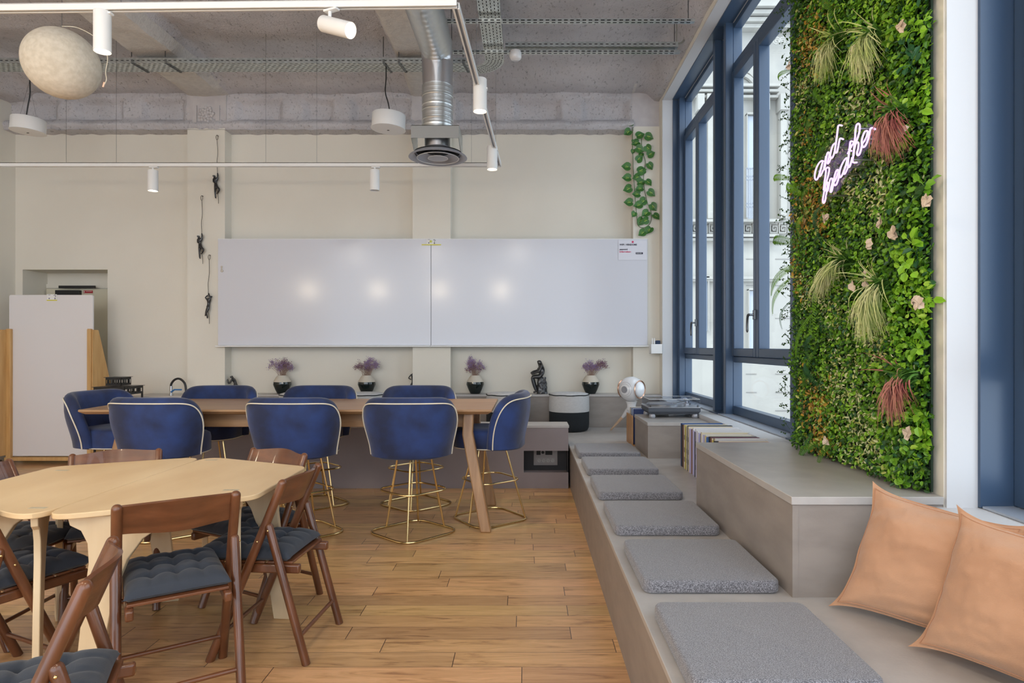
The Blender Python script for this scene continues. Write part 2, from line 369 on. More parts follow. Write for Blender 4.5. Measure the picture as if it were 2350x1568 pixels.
MB().box(a.x+.006, yd-.058, b.z+.006, a.x+.014, yd-.056, a.z-.006).box(a.x+.03, yd-.058, b.z+.018, b.x-.008, yd-.056, b.z+.021).build('sign_print', m_white, sg)

# ------------------------------------------------------------------ windows
m_msill = MAT('sill_metal_reflection', (.34, .39, .47), .3)  # paler than the frames; the sill's glossy reflection put into its colour
def window(i, y0, y1, label, mid=None, fins=True, handle=True):
    r = thing('window_%d' % i, label, 'window'); r['kind'] = 'structure'
    X0, X1 = 1.715, 1.79; fr = MB()
    fr.box(X0, y0, .7065, X1, y0+.06, 3.944); fr.box(X0, y1-.06, .7065, X1, y1, 3.944)
    fr.box(X0+.003, y0+.06, .7065, X1, y1-.06, .775); fr.box(X0+.003, y0+.06, 3.90, X1, y1-.06, 3.943)
    fr.box(X0+.003, y0+.06, 1.135, X1, y1-.06, 1.183); fr.box(X0+.003, y0+.06, 3.532, X1, y1-.06, 3.61)
    MB().box(1.605, y0, .697, X0, y1, .706).build('metal_sill', m_msill, r, bevel=.002)
    fr.box(1.59, y0, 3.945, X0, y1, 3.962)
    fr.build('window_frame', m_blue, r, bevel=.004)
    if fins:
        for yy in (y0-.0, y1-.06): MB().box(1.652, yy, .70, X0, yy+.06, 3.955).build('window_fin', m_blue, r, bevel=.004)
    mid = mid or (y0+y1)/2
    for s0, s1 in ((y0+.061, mid-.003), (mid+.003, y1-.061)):
        s = MB(); A, B = 1.70, 1.713+.07
        s.box(A, s0, 1.185, B, s0+.055, 3.53); s.box(A, s1-.055, 1.185, B, s1, 3.53); s.box(A, s0+.055, 1.185, B, s1-.055, 1.25); s.box(A, s0+.055, 3.465, B, s1-.055, 3.53)
        sa = s.build('sash', m_blue, r, bevel=.006)
        MB().box(1.748, s0+.05, 1.245, 1.754, s1-.05, 3.47).build('pane', m_glass, sa)
    MB().box(1.758, y0+.055, .77, 1.764, y1-.055, 1.14).build('lower_pane', m_glass, r)
    MB().box(1.758, y0+.055, 3.605, 1.764, y1-.055, 3.905).build('upper_pane', m_glass, r)
    if handle:
        h = MB(); hz = 1.50; h.box(1.682, mid-.016, hz-.035, 1.70, mid+.016, hz+.035); h.rod((1.70, mid, hz), (1.652, mid, hz), .009)
        h.tube(catmull([(1.656, mid, hz), (1.65, mid+.012, hz), (1.65, mid+.03, hz-.02), (1.652, mid+.045, hz-.07), (1.655, mid+.05, hz-.13)], 4), [.010]*8+[.009]*8+[.004], 8)
        h.build('handle', m_dchrome, r, bevel=.002)
    return r
window(1, 5.60, 6.96, 'farthest blue framed casement window, next to the back wall', 6.37)
window(2, 3.95, 5.36, 'blue framed casement window between the far window and the plant wall', 4.74)
window(4, -.6, 2.253, 'blue framed window at the right edge, above the peach pillows', .82, handle=False, fins=False)
m = MB(); m.box(1.775, 5.36, .70, 1.80, 5.60, 3.96); m.box(1.775, 3.5, .70, 1.80, 3.95, 3.96)
m.box(1.60, 6.975, .70, 1.685, 6.988, 3.95); m.box(1.715, 6.96, .70, 1.80, 6.985, 3.95); m.box(1.60, 2.255, .70, 1.80, 2.268, 3.95)
m.box(1.60, 5.36, .696, 1.775, 5.60, .706); m.box(1.6, 3.5, .696, 1.775, 3.95, .706)
m.box(1.59, 5.36, 3.945, 1.80, 5.60, 3.962); m.box(1.59, 3.5, 3.945, 1.8, 3.95, 3.962)
n += 1; struct(m, 'trim_%d' % n, m_blue, 'slate blue steel infill and jamb linings between the window frames')

# ------------------------------------------------------------------ building across the street
def fb(mb, x0, y0, x1, y1, Y, dep): a = at(x0, y0, Y); b = at(x1, y1, Y); mb.box(a.x, Y-dep, b.z, b.x, Y, a.z); return mb
YF = 14.
bd = thing('stone_building', 'pale classical stone building across the street seen through the windows', 'building', (0, 0, 0))
w = MB(); w.box(2.6, YF, -4, 16, YF+.5, 11)
w.build('facade_wall', m_sand, bd)
mo = MB()
for y in (540, 594, 655, 730, 806, 862, 906, 950, 1000): fb(mo, 1779, y, 2500, y+1.5, YF, -.0)
cz = MB()
for k, y in enumerate((32, 44, 56, 66)): fb(cz, 1500, y, 2500, y+9, YF, .5-.09*k)
for y, dd in ((204, .3), (214, .24), (225, .18), (508, .26), (541, .22), (549, .16), (636, .14), (641, .1)): fb(cz, 1560, y, 1779, y+6, YF, dd)
cz.build('cornice', m_sand, bd)
pl = MB()
PLS = []
for a, b in ((1597, 1606), (1618, 1630), (1738, 1753), (1783, 1797), (1880, 1900), (2290, 2320)):
    m_ = MB(); fb(m_, a, 262, b, 506, YF, .22); fb(m_, a-3, 226, b+3, 262, YF, .28); m_.build('pilaster', m_sand, bd)
for s in (-1, 1):
    c = at(1789+s*7, 95, YF-.3)
    pl.tube([Vector((c.x+.09*math.cos(t)*(1-t/14), YF-.3, c.z+.09*math.sin(t)*(1-t/14))) for t in [k*.5 for k in range(24)]], .022, 6)
pl.build('volute', m_sand, bd)
ar = MB(); c = at(1700, 262, YF)
for rr, dd in ((.50, .16), (.44, .22)):
    ar.tube([Vector((c.x+rr*math.cos(t), YF-.04, c.z+rr*1.9*math.sin(t))) for t in [PI*k/24 for k in range(25)]], dd/4, 6)
ar.build('arch_moulding', m_sand, bd)
m_pane = MAT('dull_window_glass', (.42, .47, .55), .15, coat=.5)
for a, b, y0, y1 in ((1712, 1733, 268, 506), (1608, 1616, 262, 506), (1716, 1735, 668, 800), (1610, 1622, 640, 760)):
    wf = fb(MB(), a, y0, b, y1, YF, .05).build('window', m_pane, bd)
    q = MB(); fb(q, a-2, y0-3, a, y1, YF, .12); fb(q, b, y0-3, b+2, y1, YF, .12); fb(q, a-2, y0-5, b+2, y0-1, YF, .14); q.build('window_surround', m_sand, wf)
bl = MB()
for y in (386, 404, 412, 466, 474): fb(bl, 1712, y, 1735, y+2.5, YF-.35, .03)
for k in range(6): fb(bl, 1713+k*4.2, 386, 1714.2+k*4.2, 500, YF-.35, .03)
bl.build('balcony_railing', MAT('pale_iron', (.35, .38, .45), .5), bd)
gk = MB()                                                         # meander frieze
for k in range(12):
    X = 1585+k*20
    for jj, (a, b, c2, d2) in enumerate(((0, 513, 17, 516), (0, 513, 2.5, 536), (0, 534, 17, 537), (15, 519, 17.5, 537), (5, 519, 17, 522), (5, 519, 7.5, 531), (5, 528, 12, 531), (10, 524, 12.5, 531))): fb(gk, X+a, b, X+c2, d2, YF+.01, .05+.003*jj+.001*(k % 2))
gk.build('meander_frieze', m_sand, bd)
jt = MB()
for y in (594, 655, 730, 806, 858, 900, 942, 986, 1035):
    for a, b in ((1779, 1850), (1712, 1736), (1900, 2400)): fb(jt, a, y, b, y+1.6, YF, .01)
jt.build('stone_joints', MAT('stone_joint', (.24, .23, .22), .9), bd)
MB().box(1.9, -6, -1.3, 16, YF, -1.2).build('pavement', MAT('grey_paving', (.42, .42, .42), .9), bd)

# ------------------------------------------------------------------ built-in seating
BZ = .375
b = thing('window_bench', 'long taupe built-in bench running under the windows', 'bench')
MB().box(.395, .2, 0, .425, 7.03, BZ-.022).build('front_panel', m_taupe, b)
MB().box(.388, .2, BZ-.022, XR, 7.03, BZ).build('seat_top', m_taupe_top, b, bevel=.002)
MB().box(1.455, 3.6, BZ, 1.484, 7.0, .655).build('back_panel', m_taupe, b)
p = thing('back_platform', 'raised taupe platform and ledge along the back wall under the whiteboards', 'platform')
MB().box(-3.35, 5.99, 0, .385, 7.03, BZ).build('platform_top', m_taupe_top, p, bevel=.002)
MB().box(-3.35, 7.04, 0, 1.484, YP-.002, .71).build('riser', m_taupe, p)
l = MB(); l.box(-3.35, 7.03, .712, 1.484, YP-.001, .735)
for a0, a1 in ((-3.35, -1.265), (-.838, 1.192)): l.box(a0, YP-.001, .712, a1, YB-.002, .735)
l.build('ledge', m_taupe_top, p, bevel=.002)
q = thing('bench_parapet', 'low mauve grey box wall with a socket niche, behind the high table', 'low wall')
PF = 5.704
f0, f1 = at(1202, 1035, PF), at(1303, 1085, PF)
w = MB(); w.box(-3.35, PF, 0, f0.x, PF+.03, .538); w.box(f0.x, PF, f0.z, .378, PF+.03, .538); w.box(f0.x, PF, 0, .378, PF+.03, f1.z)
w.build('front_panel', m_mauve, q)
w = MB(); w.box(f0.x-.01, PF+.12, f1.z-.02, .378, PF+.13, f0.z+.05); w.box(f0.x-.02, PF+.03, f1.z-.02, f0.x-.01, PF+.13, f0.z+.05); w.box(f0.x-.02, PF+.03, f0.z+.04, .378, PF+.13, f0.z+.05)
w.box(.368, PF+.03, f1.z, .378, PF+.12, f0.z+.04)
w.build('niche_lining', MAT('black_lining', (.03, .028, .03), .7), q)
MB().box(f0.x, PF+.03, f1.z-.02, .368, PF+.12, f1.z).build('niche_shelf', m_mauve, q)
MB().box(-3.355, PF-.004, .5385, .384, 5.985, .561).build('top_board', m_taupe_top, q, bevel=.002)
MB().box(-3.35, PF+.14, 0, .378, 5.98, .537).build('core_box', m_mauve, q)
s = thing('socket_panel', 'grey socket panel with four round outlets inside the niche of the low wall', 'socket panel')
yq = PF+.119; a = at(1224.5, 1036, yq); c = at(1279.5, 1068, yq)
MB().box(a.x, yq-.008, c.z, c.x, yq, a.z+.02).build('plate', MAT('socket_grey_shaded', (.27, .25, .245), .5), s, bevel=.003)  # plate and socket colours darkened to stand in for the niche's shade
MB().box(a.x+.02, yq-.0095, c.z+.022, c.x-.025, yq-.0085, c.z+.07).build('socket_strip', MAT('socket_strip_shaded', (.30, .28, .275), .4), s)
for k in range(4):
    cx = lerp(a.x, c.x, .23+.187*k); cz = c.z+.045
    so = MB().lathe([(.0155, 0), (.0155, .004), (.012, .004), (.012, .001)], 20, Matrix.Translation((cx, yq-.0095, cz)) @ Matrix.Rotation(PI/2, 4, 'X')).build('socket', MAT('socket_white_shaded', (.42, .40, .39), .4), s)  # white sockets greyed, niche shade put into their colour
    hb = MB()
    for dx, dz in ((-.006, .004), (.005, .004), (.003, -.006)): hb.box(cx+dx-.0018, yq-.0155, cz+dz-.0018, cx+dx+.0018, yq-.0145+.004, cz+dz+.0018)
    hb.build('socket_holes', m_dark, so)
for x0, x1 in ((.12, .29), (.49, .78)): MB().box(lerp(a.x, c.x, x0), yq-.0095, c.z+.095, lerp(a.x, c.x, x1), yq-.0085, c.z+.16).build('connector_opening', m_dark, s)
MB().lathe([(.013, 0), (.013, .003)], 18, Matrix.Translation((lerp(a.x, c.x, .385), yq-.009, c.z+.118)) @ Matrix.Rotation(PI/2, 4, 'X')).build('round_connector', m_dark, s)

def cabinet(name, label, x0, y0, x1, y1, z1):
    t = thing(name, label, 'cabinet')
    MB().box(x0+.001, y0+.001, BZ, x0+.022, y1, z1-.03).build('left_side', m_taupe, t)
    MB().box(x0+.022, y0+.003, BZ, x1, y0+.025, z1-.03).build('front', m_taupe, t)
    MB().box(x0+.023, y0+.03, BZ, x1, y1, z1-.03).build('carcass', m_taupe, t)
    MB().box(x0-.004, y0-.004, z1-.0285, x1, y1, z1).build('top', m_taupe_top, t, bevel=.002)
    return t
cabinet('storage_cabinet', 'large taupe cabinet standing on the bench under the plant wall', .946, 2.275, 1.482, 3.557, .734)
cabinet('record_cabinet', 'smaller taupe cabinet on the bench carrying the turntable', .969, 5.09, 1.453, 5.70, .662)

# bench pads
def pad_mesh(sx, sy, h, r=.035, e=.013):
    n = 44
    def prof(k):                                     # rounded rectangle outline scaled by inset k
        P = []
        for i in range(n*4//4*1):
            pass
        return P
    mb = MB(); ring = []
    cr = [(sx/2-r, sy/2-r, 0), (-sx/2+r, sy/2-r, 1), (-sx/2+r, -sy/2+r, 2), (sx/2-r, -sy/2+r, 3)]
    def outline(ins):
        P = []
        for cx, cy, q in cr:
            for k in range(7):
                a = PI/2*(q+k/6); P.append((cx+(r-ins)*math.cos(a), cy+(r-ins)*math.sin(a)))
        return P
    lv = [(e*.5, 0), (0, e*.5), (0, h-e)]+[(e*(1-math.cos(a)), h-e+e*math.sin(a)) for a in (PI/6, PI/3, PI/2)]
    vs = []
    for ins, z in lv: vs += [(x, y, z) for x, y in outline(ins)]
    w = 28; fs = [(i*w+k, i*w+(k+1) % w, (i+1)*w+(k+1) % w, (i+1)*w+k) for i in range(len(lv)-1) for k in range(w)]
    fs += [tuple(range(w))[::-1], tuple((len(lv)-1)*w+k for k in range(w))]
    return mb.add(vs, fs)
pads = [(1.615, 'closest to the viewer, cut by the bottom edge'), (2.305, 'second nearest, beside the large cabinet\'s front corner'), (3.006, 'third nearest, beside the large cabinet\'s far end'),
        (3.702, 'fourth from the viewer, beside the vinyl records'), (4.40, 'second from the back, in front of the record cabinet'), (5.066, 'smallest looking and farthest, beside the record cabinet')]
pm = None
for y, lab in pads:
    if pm is None: pm = pad_mesh(.495, .51, .048).build('bench_cushion', m_tweed); o = pm; tag(o, '', 'cushion', 'grey tweed cushions on the window bench')
    else: o = pm.copy(); COL.objects.link(o)
    o['label'] = 'grey tweed bench cushion, '+lab; o.location = (.669+RN.uniform(-.004, .004), y+.255, BZ+.001); o.rotation_euler = (0, 0, RN.uniform(-.008, .008))
def round_poly(P, r, n=6):
    out = []; m = len(P)
    for i in range(m):
        a, b, c = Vector(P[i-1]), Vector(P[i]), Vector(P[(i+1) % m]); rr = r[i] if isinstance(r, (list, tuple)) else r
        u = (a-b).normalized(); v = (c-b).normalized(); d = min(rr/math.tan(u.angle(v)/2), (a-b).length*.45, (c-b).length*.45)
        p, q = b+u*d, b+v*d
        for k in range(n+1):
            s = k/n; out.append(tuple((1-s)**2*p+2*s*(1-s)*b+s*s*q))
    return out
# ------------------------------------------------------------------ high table and velvet stools
TZ = .835
t = thing('high_table', 'long oiled oak high table surrounded by blue velvet stools', 'table', (0, 0, 0))
x0, x1, y0, y1 = -3.05, -.232, 4.36, 5.27; z0 = TZ-.033
MB().add([(x0, y0, TZ), (x1, y0, TZ), (x1, y1, TZ), (x0-.06, y1, TZ), (x0, y0-.004, TZ-.014), (x1+.003, y0-.004, TZ-.014), (x1+.003, y1, TZ-.014), (x0-.06, y1, TZ-.014),
          (x0+.03, y0+.025, z0), (x1-.03, y0+.025, z0), (x1-.03, y1-.02, z0), (x0-.03, y1-.02, z0)],
         [(0, 1, 2, 3), (4, 5, 1, 0), (5, 6, 2, 1), (6, 7, 3, 2), (7, 4, 0, 3), (8, 9, 5, 4), (9, 10, 6, 5), (10, 11, 7, 6), (11, 8, 4, 7), (11, 10, 9, 8)]).build('tabletop', m_oak, t, bevel=.004, ang=20)
def hleg(sx, yt, yf):
    xt = -.398 if sx > 0 else -2.80
    P = [(0, z0), (0, .66), (.125, 0)]
    w_ = .037; prof = [(-w_, z0), (w_, z0), (w_-.006, .67), (.125+w_, 0), (.125-w_, 0), (-w_-.006, .655)]
    mb = MB(); th = .038
    vs = []
    for s in (-1, 1):
        for px, pz in prof: vs.append((xt+sx*px, lerp(yf, yt, pz/z0)+s*th, pz))
    k = 6; fs = [tuple(range(k)), tuple(range(2*k-1, k-1, -1))]+[(i, k+i, k+(i+1) % k, (i+1) % k) for i in range(k)]
    mb.add(vs, fs); return mb.build('leg', m_oakv, t, bevel=.008, ang=20)
for sx in (1, -1):
    hleg(sx, 4.47, 4.385); hleg(sx, 5.13, 5.12)
MB().box(-2.76, 4.50, .70, -.435, 4.525, .79).build('apron', m_oak, t, bevel=.003)
MB().box(-2.76, 5.075, .70, -.435, 5.10, .79).build('apron', m_oak, t, bevel=.003)
for xx in (-.41, -2.79): MB().box(xx-.02, 4.512, .745, xx+.02, 5.09, .80).build('cross_rail', m_oak, t, bevel=.003)

def sup(a, b, n, th):
    c, s = math.cos(th), math.sin(th)
    return (a*abs(c)**(2/n)*(1 if c > 0 else -1), b*abs(s)**(2/n)*(1 if s > 0 else -1))
def make_stool(label):
    t = thing('bar_stool', label, 'stool', group='blue velvet stools at the high table')
    zb, zt = .545, .900
    A, B = .318, .288
    def plan(u, s):                                # u -1..1 around the back, sitter looks to +y
        th = -PI/2+u*PI/2*.90; x, y = sup(A*s, B*s, 2.9, th); return Vector((x, y, 0))
    def top(u): return zb+(zt-zb)*max(0, 1-abs(u)**6)**.45
    US = [math.sin(PI/2*(-1+2*i/60)) for i in range(61)]
    def sc(z): return lerp(.84, 1., sm((z-zb+.02)/(.30)))
    def P(u, z, ins=0):
        s = sc(z); p = plan(u, s); q = plan(u, s*.9)-p
        nrm = q.normalized(); p = p+nrm*ins; p.z = z; return p
    rows = []
    for u in US:
        E = top(u); pr = []
        du = .012; a, b = plan(max(-1, u-du), 1), plan(min(1, u+du), 1); tan = (b-a).normalized()
        sl = (top(min(1, u+du))-top(max(-1, u-du))); ds = (b-a).length
        nn = Vector((0, 0, 0))+tan*(-sl)+Vector((0, 0, ds)); nn.normalize()
        if abs(u) > .999: nn = tan*(1 if u > 0 else -1)
        for k in range(9): pr.append(P(u, lerp(zb, E, k/8)))
        for ins, g in ((.006, .018), (.02, .032), (.038, .038), (.056, .030), (.07, .012)): pr.append(P(u, E, ins)+nn*g)
        for k in range(6): pr.append(P(u, lerp(E, zb, k/5), .076))
        rows.append(pr)
    m = len(rows[0]); vs = [p for r in rows for p in r]
    fs = [(i*m+k, i*m+k+1, (i+1)*m+k+1, (i+1)*m+k) for i in range(60) for k in range(m-1)]
    fs += [tuple(range(m)), tuple(60*m+k for k in range(m))[::-1]]
    sh = MB().add(vs, fs).build('backrest', m_velvet, t, ang=60)
    ed = [P(u, top(u), -.004) for u in US]
    MB().tube(ed, .0045, 6).build('piping', m_cream, t)
    st = MB(); prof = [(.86, zb-.012), (.9, zb), (.9, .63), (.88, .66), (.8, .674), (.55, .682), (.02, .685)]
    vs = []; K = 48
    for s, z in prof:
        for k in range(K):
            x, y = sup(.232*s/.9, .255*s/.9, 2.9, 2*PI*k/K); vs.append((x, y+.005, z))
    st.add(vs, [(i*K+k, i*K+(k+1) % K, (i+1)*K+(k+1) % K, (i+1)*K+k) for i in range(len(prof)-1) for k in range(K)]+[tuple(range(K))[::-1], tuple((len(prof)-1)*K+k for k in range(K))])
    st.build('seat', m_velvet, t, ang=60)
    MB().tube([Vector((*sup(.230, .253, 2.9, -.1+(PI+.2)*k/K), zb-.004))+Vector((0, .005, 0)) for k in range(K+1)], .004, 6).build('seat_piping', m_cream, t)
    g = .0072
    MB().tube([Vector((*q_, g)) for q_ in round_poly([(-.325, .01), (0, -.303), (.325, .01), (0, .303)], .115, 10)], g, 8, closed=True).build('base_ring', m_gold, t)
    MB().tube([Vector((*q_, .294)) for q_ in round_poly([(-.26, .01), (0, -.235), (.26, .01), (0, .235)], .10, 10)], .0065, 8, closed=True).build('footrest_ring', m_gold, t)
    for a, b in (((0, -.262), (0, -.11)), ((0, .262), (0, .12)), ((.2, .115), (.11, .06)), ((-.2, .115), (-.11, .06))):
        MB().rod((*a, .006), (*b, zb-.01), .0068, 8).build('leg', m_gold, t)
    MB().lathe([(.15, zb-.018), (.15, zb-.010)], 24).build('mounting_plate', m_dark, t)
    return t
S0 = make_stool('blue velvet bar stool in the near row, closest to the table\'s right end')
S0.location = (-.77, 4.365, 0); S0.rotation_euler = (0, 0, .03)
stools = [(-1.535, 4.365, -.03, 'blue velvet bar stool in the middle of the near row, back towards the viewer'),
          (-2.44, 4.37, -.06, 'blue velvet bar stool in the near row, closest to the table\'s left end'),
          (-.885, 5.16, PI+.02, 'blue velvet bar stool in the far row, closest to the table\'s right end'),
          (-1.71, 5.16, PI-.02, 'blue velvet bar stool in the middle of the far row, facing the viewer'),
          (-2.53, 5.16, PI+.05, 'blue velvet bar stool in the far row, closest to the table\'s left end'),
          (-.262, 4.72, PI/2-.14, 'blue velvet bar stool at the right end of the high table, seen side-on'),
          (-3.02, 4.76, -PI/2-.12, 'blue velvet bar stool at the left end of the high table, beside the rolling whiteboard')]
for x, y, rz, lab in stools:
    dup(S0, (x, y, 0), rz, lab)

# ------------------------------------------------------------------ plywood tables
PZ = .69
leg_poly = [(0, .667), (.008, .635), (.045, .615), (.066, .57), (.07, .50), (.058, .40), (.045, .30), (.03, .15), (.012, 0), (.088, 0), (.112, .15), (.138, .30), (.165, .42), (.20, .51), (.25, .58), (.31, .62), (.36, .64), (.365, .667)]
def ply_table(label, poly, legs, holes):
    t = thing('plywood_table', label, 'table')
    top = MB(); top.prism(round_poly(poly, [.09]*len(poly)), PZ-.02, PZ); top.build('tabletop', m_ply, t, bevel=.003, ang=30)
    for (ox, oy, dx, dy) in legs:
        M = frame((ox, oy, 0), (dx, dy, 0), (0, 0, 1)) @ Matrix(((1, 0, 0, 0), (0, 0, 1, 0), (0, 1, 0, 0), (0, 0, 0, 1)))
        MB().prism(leg_poly, -.011, .011, M).build('leg', m_plyv, t, bevel=.003, ang=30)
    for hx, hy in holes:
        MB().box(hx-.03, hy-.011, PZ-.0005, hx+.03, hy+.011, PZ+.0006).build('leg_tenon', MAT('end_grain', (.42, .36, .26), .6, col2=(.52, .46, .34), vs=150.) if 'end_grain' not in bpy.data.materials else bpy.data.materials['end_grain'], t)
    return t
SX = -1.672
def h(px, py): p = onz(px, py, PZ); return (p.x, p.y)
ply_table('pale plywood trapezoid table on the right half of the pair', [(SX+.003, 2.16), (-1.05, 2.48), (-1.05, 3.08), (SX+.003, 3.36)],
          [(-1.62, 2.27, 1, .12), (-1.125, 2.52, -.50, .86), (-1.085, 2.98, -1, .10), (-1.63, 3.24, .5, -.86)], [h(485, 1056), h(530, 1125)])
ply_table('pale plywood trapezoid table on the left half of the pair', [(SX-.003, 3.36), (-2.27, 3.08), (-2.27, 2.48), (SX-.003, 2.16)],
          [(-1.72, 2.24, -.50, .87), (-2.22, 2.50, 1, -.10), (-1.72, 3.20, -.9, -.25), (-2.21, 3.02, .5, -.6)], [h(143, 1080), h(87, 1166)])

# ------------------------------------------------------------------ folding chairs
def make_chair(label):
    t = thing('folding_chair', label, 'chair', group='wooden folding chairs around the plywood tables')
    W = .185
    for s in (-1, 1):
        MB().rod((.2, s*W, 0), (-.107, s*W, .735), .0175, 14, (0, 1)).build('backrest_post', m_mahog, t)
        lg = MB().rod((-.2, s*(W+.004), 0), (-.043, s*(W+.004), .562), .0168, 14, (0, 1)).build('leg', m_mahog, t)
        MB().ball((-.050, s*(W+.021), .535), .0045, seg=8, ring=6).build('brass_rivet', m_gold, lg)
        MB().ball((-.006, s*(W+.018), .49), .0045, seg=8, ring=6).build('brass_rivet', m_gold, lg)
    def rail(u, v):
        y = lerp(-W, W, u); c = math.cos(PI*(u-.5)); wv = .5-.5*math.cos(2*PI*u)
        z = .622+.103*v+(.010*wv if v > .5 else -.006*wv)
        x = -.107+(.735-z)*.4177-.042*wv; return Vector((x, y, z))
    r = MB(); r.grid(rail, 24, 6); r.grid(lambda u, v: rail(u, v)+Vector((.011, 0, .004)), 24, 6)
    for v in (0, 1): r.grid(lambda u, w_, v=v: rail(u, v)+Vector((.011, 0, .004))*w_, 24, 1)
    r.build('backrest', m_mahogx, t, ang=50)
    MB().rod((.155, -W, .107), (.155, W, .107), .0085, 10).build('stretcher', m_mahogx, t)
    MB().rod((-.170, -W, .107), (-.170, W, .107), .0085, 10).build('stretcher', m_mahogx, t)
    for s in (-1, 1): MB().box(-.160, s*.151-.013, .350, .27, s*.151+.013, .387).build('seat_rail', m_mahog, t, bevel=.007)
    s_ = MB()
    for k in range(7): s_.box(-.13+k*.058, -.158, .388, -.13+k*.058+.046, .158, .398)
    s_.build('seat', m_mahogx, t, bevel=.002)
    MB().rod((.058, -W, .352), (.058, W, .352), .009, 10).build('seat_pivot', m_mahogx, t)
    return t
def pad(label, seed):
    rr = random.Random(seed)
    def f(u, v, s):
        x = lerp(-.205, .205, u); y = lerp(-.169, .169, v)
        q = (1-abs(2*u-1)**5)*(1-abs(2*v-1)**5); hh = .060*max(0, q)**.42
        if s > 0:
            for i in range(1, 4):
                for j in range(1, 4):
                    dx = x-lerp(-.205, .205, i/4); dy = y-lerp(-.166, .166, j/4); hh -= .026*math.exp(-(dx*dx+dy*dy)/.00045)
                hh -= .010*math.exp(-((x-lerp(-.205, .205, i/4))/.011)**2)*q+.010*math.exp(-((y-lerp(-.166, .166, i/4))/.011)**2)*q
        hh = max(hh, 0)+.003*NZ(x*28+seed, y*28, 1)*q
        e = .010*NZ(u*7+seed, v*7, 3)
        ax = 1-.05*(1-abs(2*v-1)**6)*.8; ay = 1-.05*(1-abs(2*u-1)**6)*.8
        return Vector((x*ax, y*ay, .012+(hh*.85 if s > 0 else -min(.012, hh*.5))+e*0))
    mb = MB(); mb.grid(lambda u, v: f(u, v, 1), 64, 56); mb.grid(lambda u, v: f(u, v, -1), 24, 24)
    o = mb.build('seat_pad', m_pad, None, ang=80); return tag(o, label, 'seat pad', 'charcoal tufted seat pads on the folding chairs')
ch = [((-1.28, 2.344), (-.556, .833), 'back towards the viewer at the table\'s near edge'),
      ((-1.063, 2.752), (-.998, .06), 'at the right end of the tables, facing left'),
      ((-1.316, 3.193), (-.47, -.883), 'on the far right side, behind the right end chair'),
      ((-2.033, 3.167), (.468, -.883), 'on the far left side, top rail above the tabletop'),
      ((-1.174, 1.587), (-.91, -.414), 'closest to the viewer, cut by the bottom left corner'),
      ((-2.0, 2.37), (.42, .907), 'at the left edge, nearer of the two dark seats'),
      ((-2.35, 2.85), (1, 0), 'at the left edge, farther of the two dark seats')]
C0 = make_chair('reddish brown folding chair, '+ch[0][2]); P0 = None
for i, ((x, y), (nx, ny), lab) in enumerate(ch):
    rz = math.atan2(ny, nx)
    if i == 0: C0.location = (x, y, 0); C0.rotation_euler = (0, 0, rz)
    else: dup(C0, (x, y, 0), rz, 'reddish brown folding chair, '+lab)
    fx = .082
    if P0 is None: P0 = o = pad('', 3)
    else: o = P0.copy(); COL.objects.link(o)
    o['label'] = 'dark seat pad on the chair '+lab
    o.location = (x+fx*nx, y+fx*ny, .399); o.rotation_euler = (0, 0, rz+(PI if i % 2 else 0))

# ------------------------------------------------------------------ whiteboards
YW = YP-.035
a = at(500, 548, YW); mdx = at(989, 548, YW).x; b = at(1486, 795, YW)
for nm, xa, xb, side in (('left', a.x, mdx-.002, 'left'), ('right', mdx+.002, b.x, 'right')):
    t = thing('wall_whiteboard', 'large glossy whiteboard fixed to the back wall, %s of the pair' % side, 'whiteboard')
    MB().box(xa, YW, b.z+.01, xb, YP-.002, a.z).build('writing_panel', m_board, t, bevel=.002)
    MB().box(xa-.008 if side == 'left' else xa, YW-.05, b.z-.006, xb+.006 if side == 'right' else xb, YW+.03, b.z+.008).build('pen_ledge', m_white, t, bevel=.002)
    MB().box(xa, YW-.003, a.z-.006, xb, YW+.0, a.z).build('edge_strip', m_white, t)
def note(px, py, Y, label, w=.10, dot=False):
    t = thing('magnet_strip', label, 'magnet strip'); p = at(px, py, Y)
    MB().box(p.x-w, Y-.004, p.z-.005, p.x+w, Y-.001, p.z+.006).build('yellow_strip', m_yel, t)
    pp = MB().box(p.x-.052, Y-.0025, p.z+.006, p.x+.052, Y-.001, p.z+.065).build('sketch_paper', m_white, t)
    q = MB(); q.tube(catmull([(p.x+.022, Y-.004, p.z+.048), (p.x+.030, Y-.004, p.z+.058), (p.x+.042, Y-.004, p.z+.05), (p.x+.034, Y-.004, p.z+.036)], 4), .0025, 5)
    q.ball((p.x+.034, Y-.004, p.z+.028), .003, seg=6, ring=5); q.ball((p.x+.034, Y-.004, p.z+.017), .007, .002, .007, 8, 6)
    q.box(p.x-.04, Y-.004, p.z+.056, p.x-.015, Y-.0026, p.z+.06); q.ball((p.x-.028, Y-.004, p.z+.02), .007, .002, .007, 8, 6)
    q.build('sketch_marks', MAT('grey_ink', (.14, .12, .18), .6), t)
    if dot: MB().lathe([(.014, 0), (.014, .006), (.010, .008)], 16, Matrix.Translation((p.x-.005, Y-.0026, p.z+.036)) @ Matrix.Rotation(PI/2, 4, 'X')).build('yellow_magnet', MAT('lime_magnet', (.6, .62, .12), .4), t)
    return t
note(990, 562, YW-.003, 'yellow magnet strip with sketch marks at the joint of the wall whiteboards', .108, True)
p = at(509, 617, YW-.004)
k = MB(); k.ball((p.x, YW-.006, p.z+.02), .011, .005, .012, 10, 8); k.ball((p.x, YW-.006, p.z-.004), .009, .004, .012, 10, 8); k.ball((p.x+.002, YW-.006, p.z-.026), .017, .004, .012, 10, 8)
tag(k.build('figure_magnet', m_cerw), 'tiny beige figure magnet near the left edge of the wall whiteboard', 'magnet')
t = thing('wifi_sheet', 'transparent sheet with wifi name and password at the whiteboard\'s top right corner', 'printed sheet')
a = at(1419, 552, YW); b = at(1484, 597, YW)
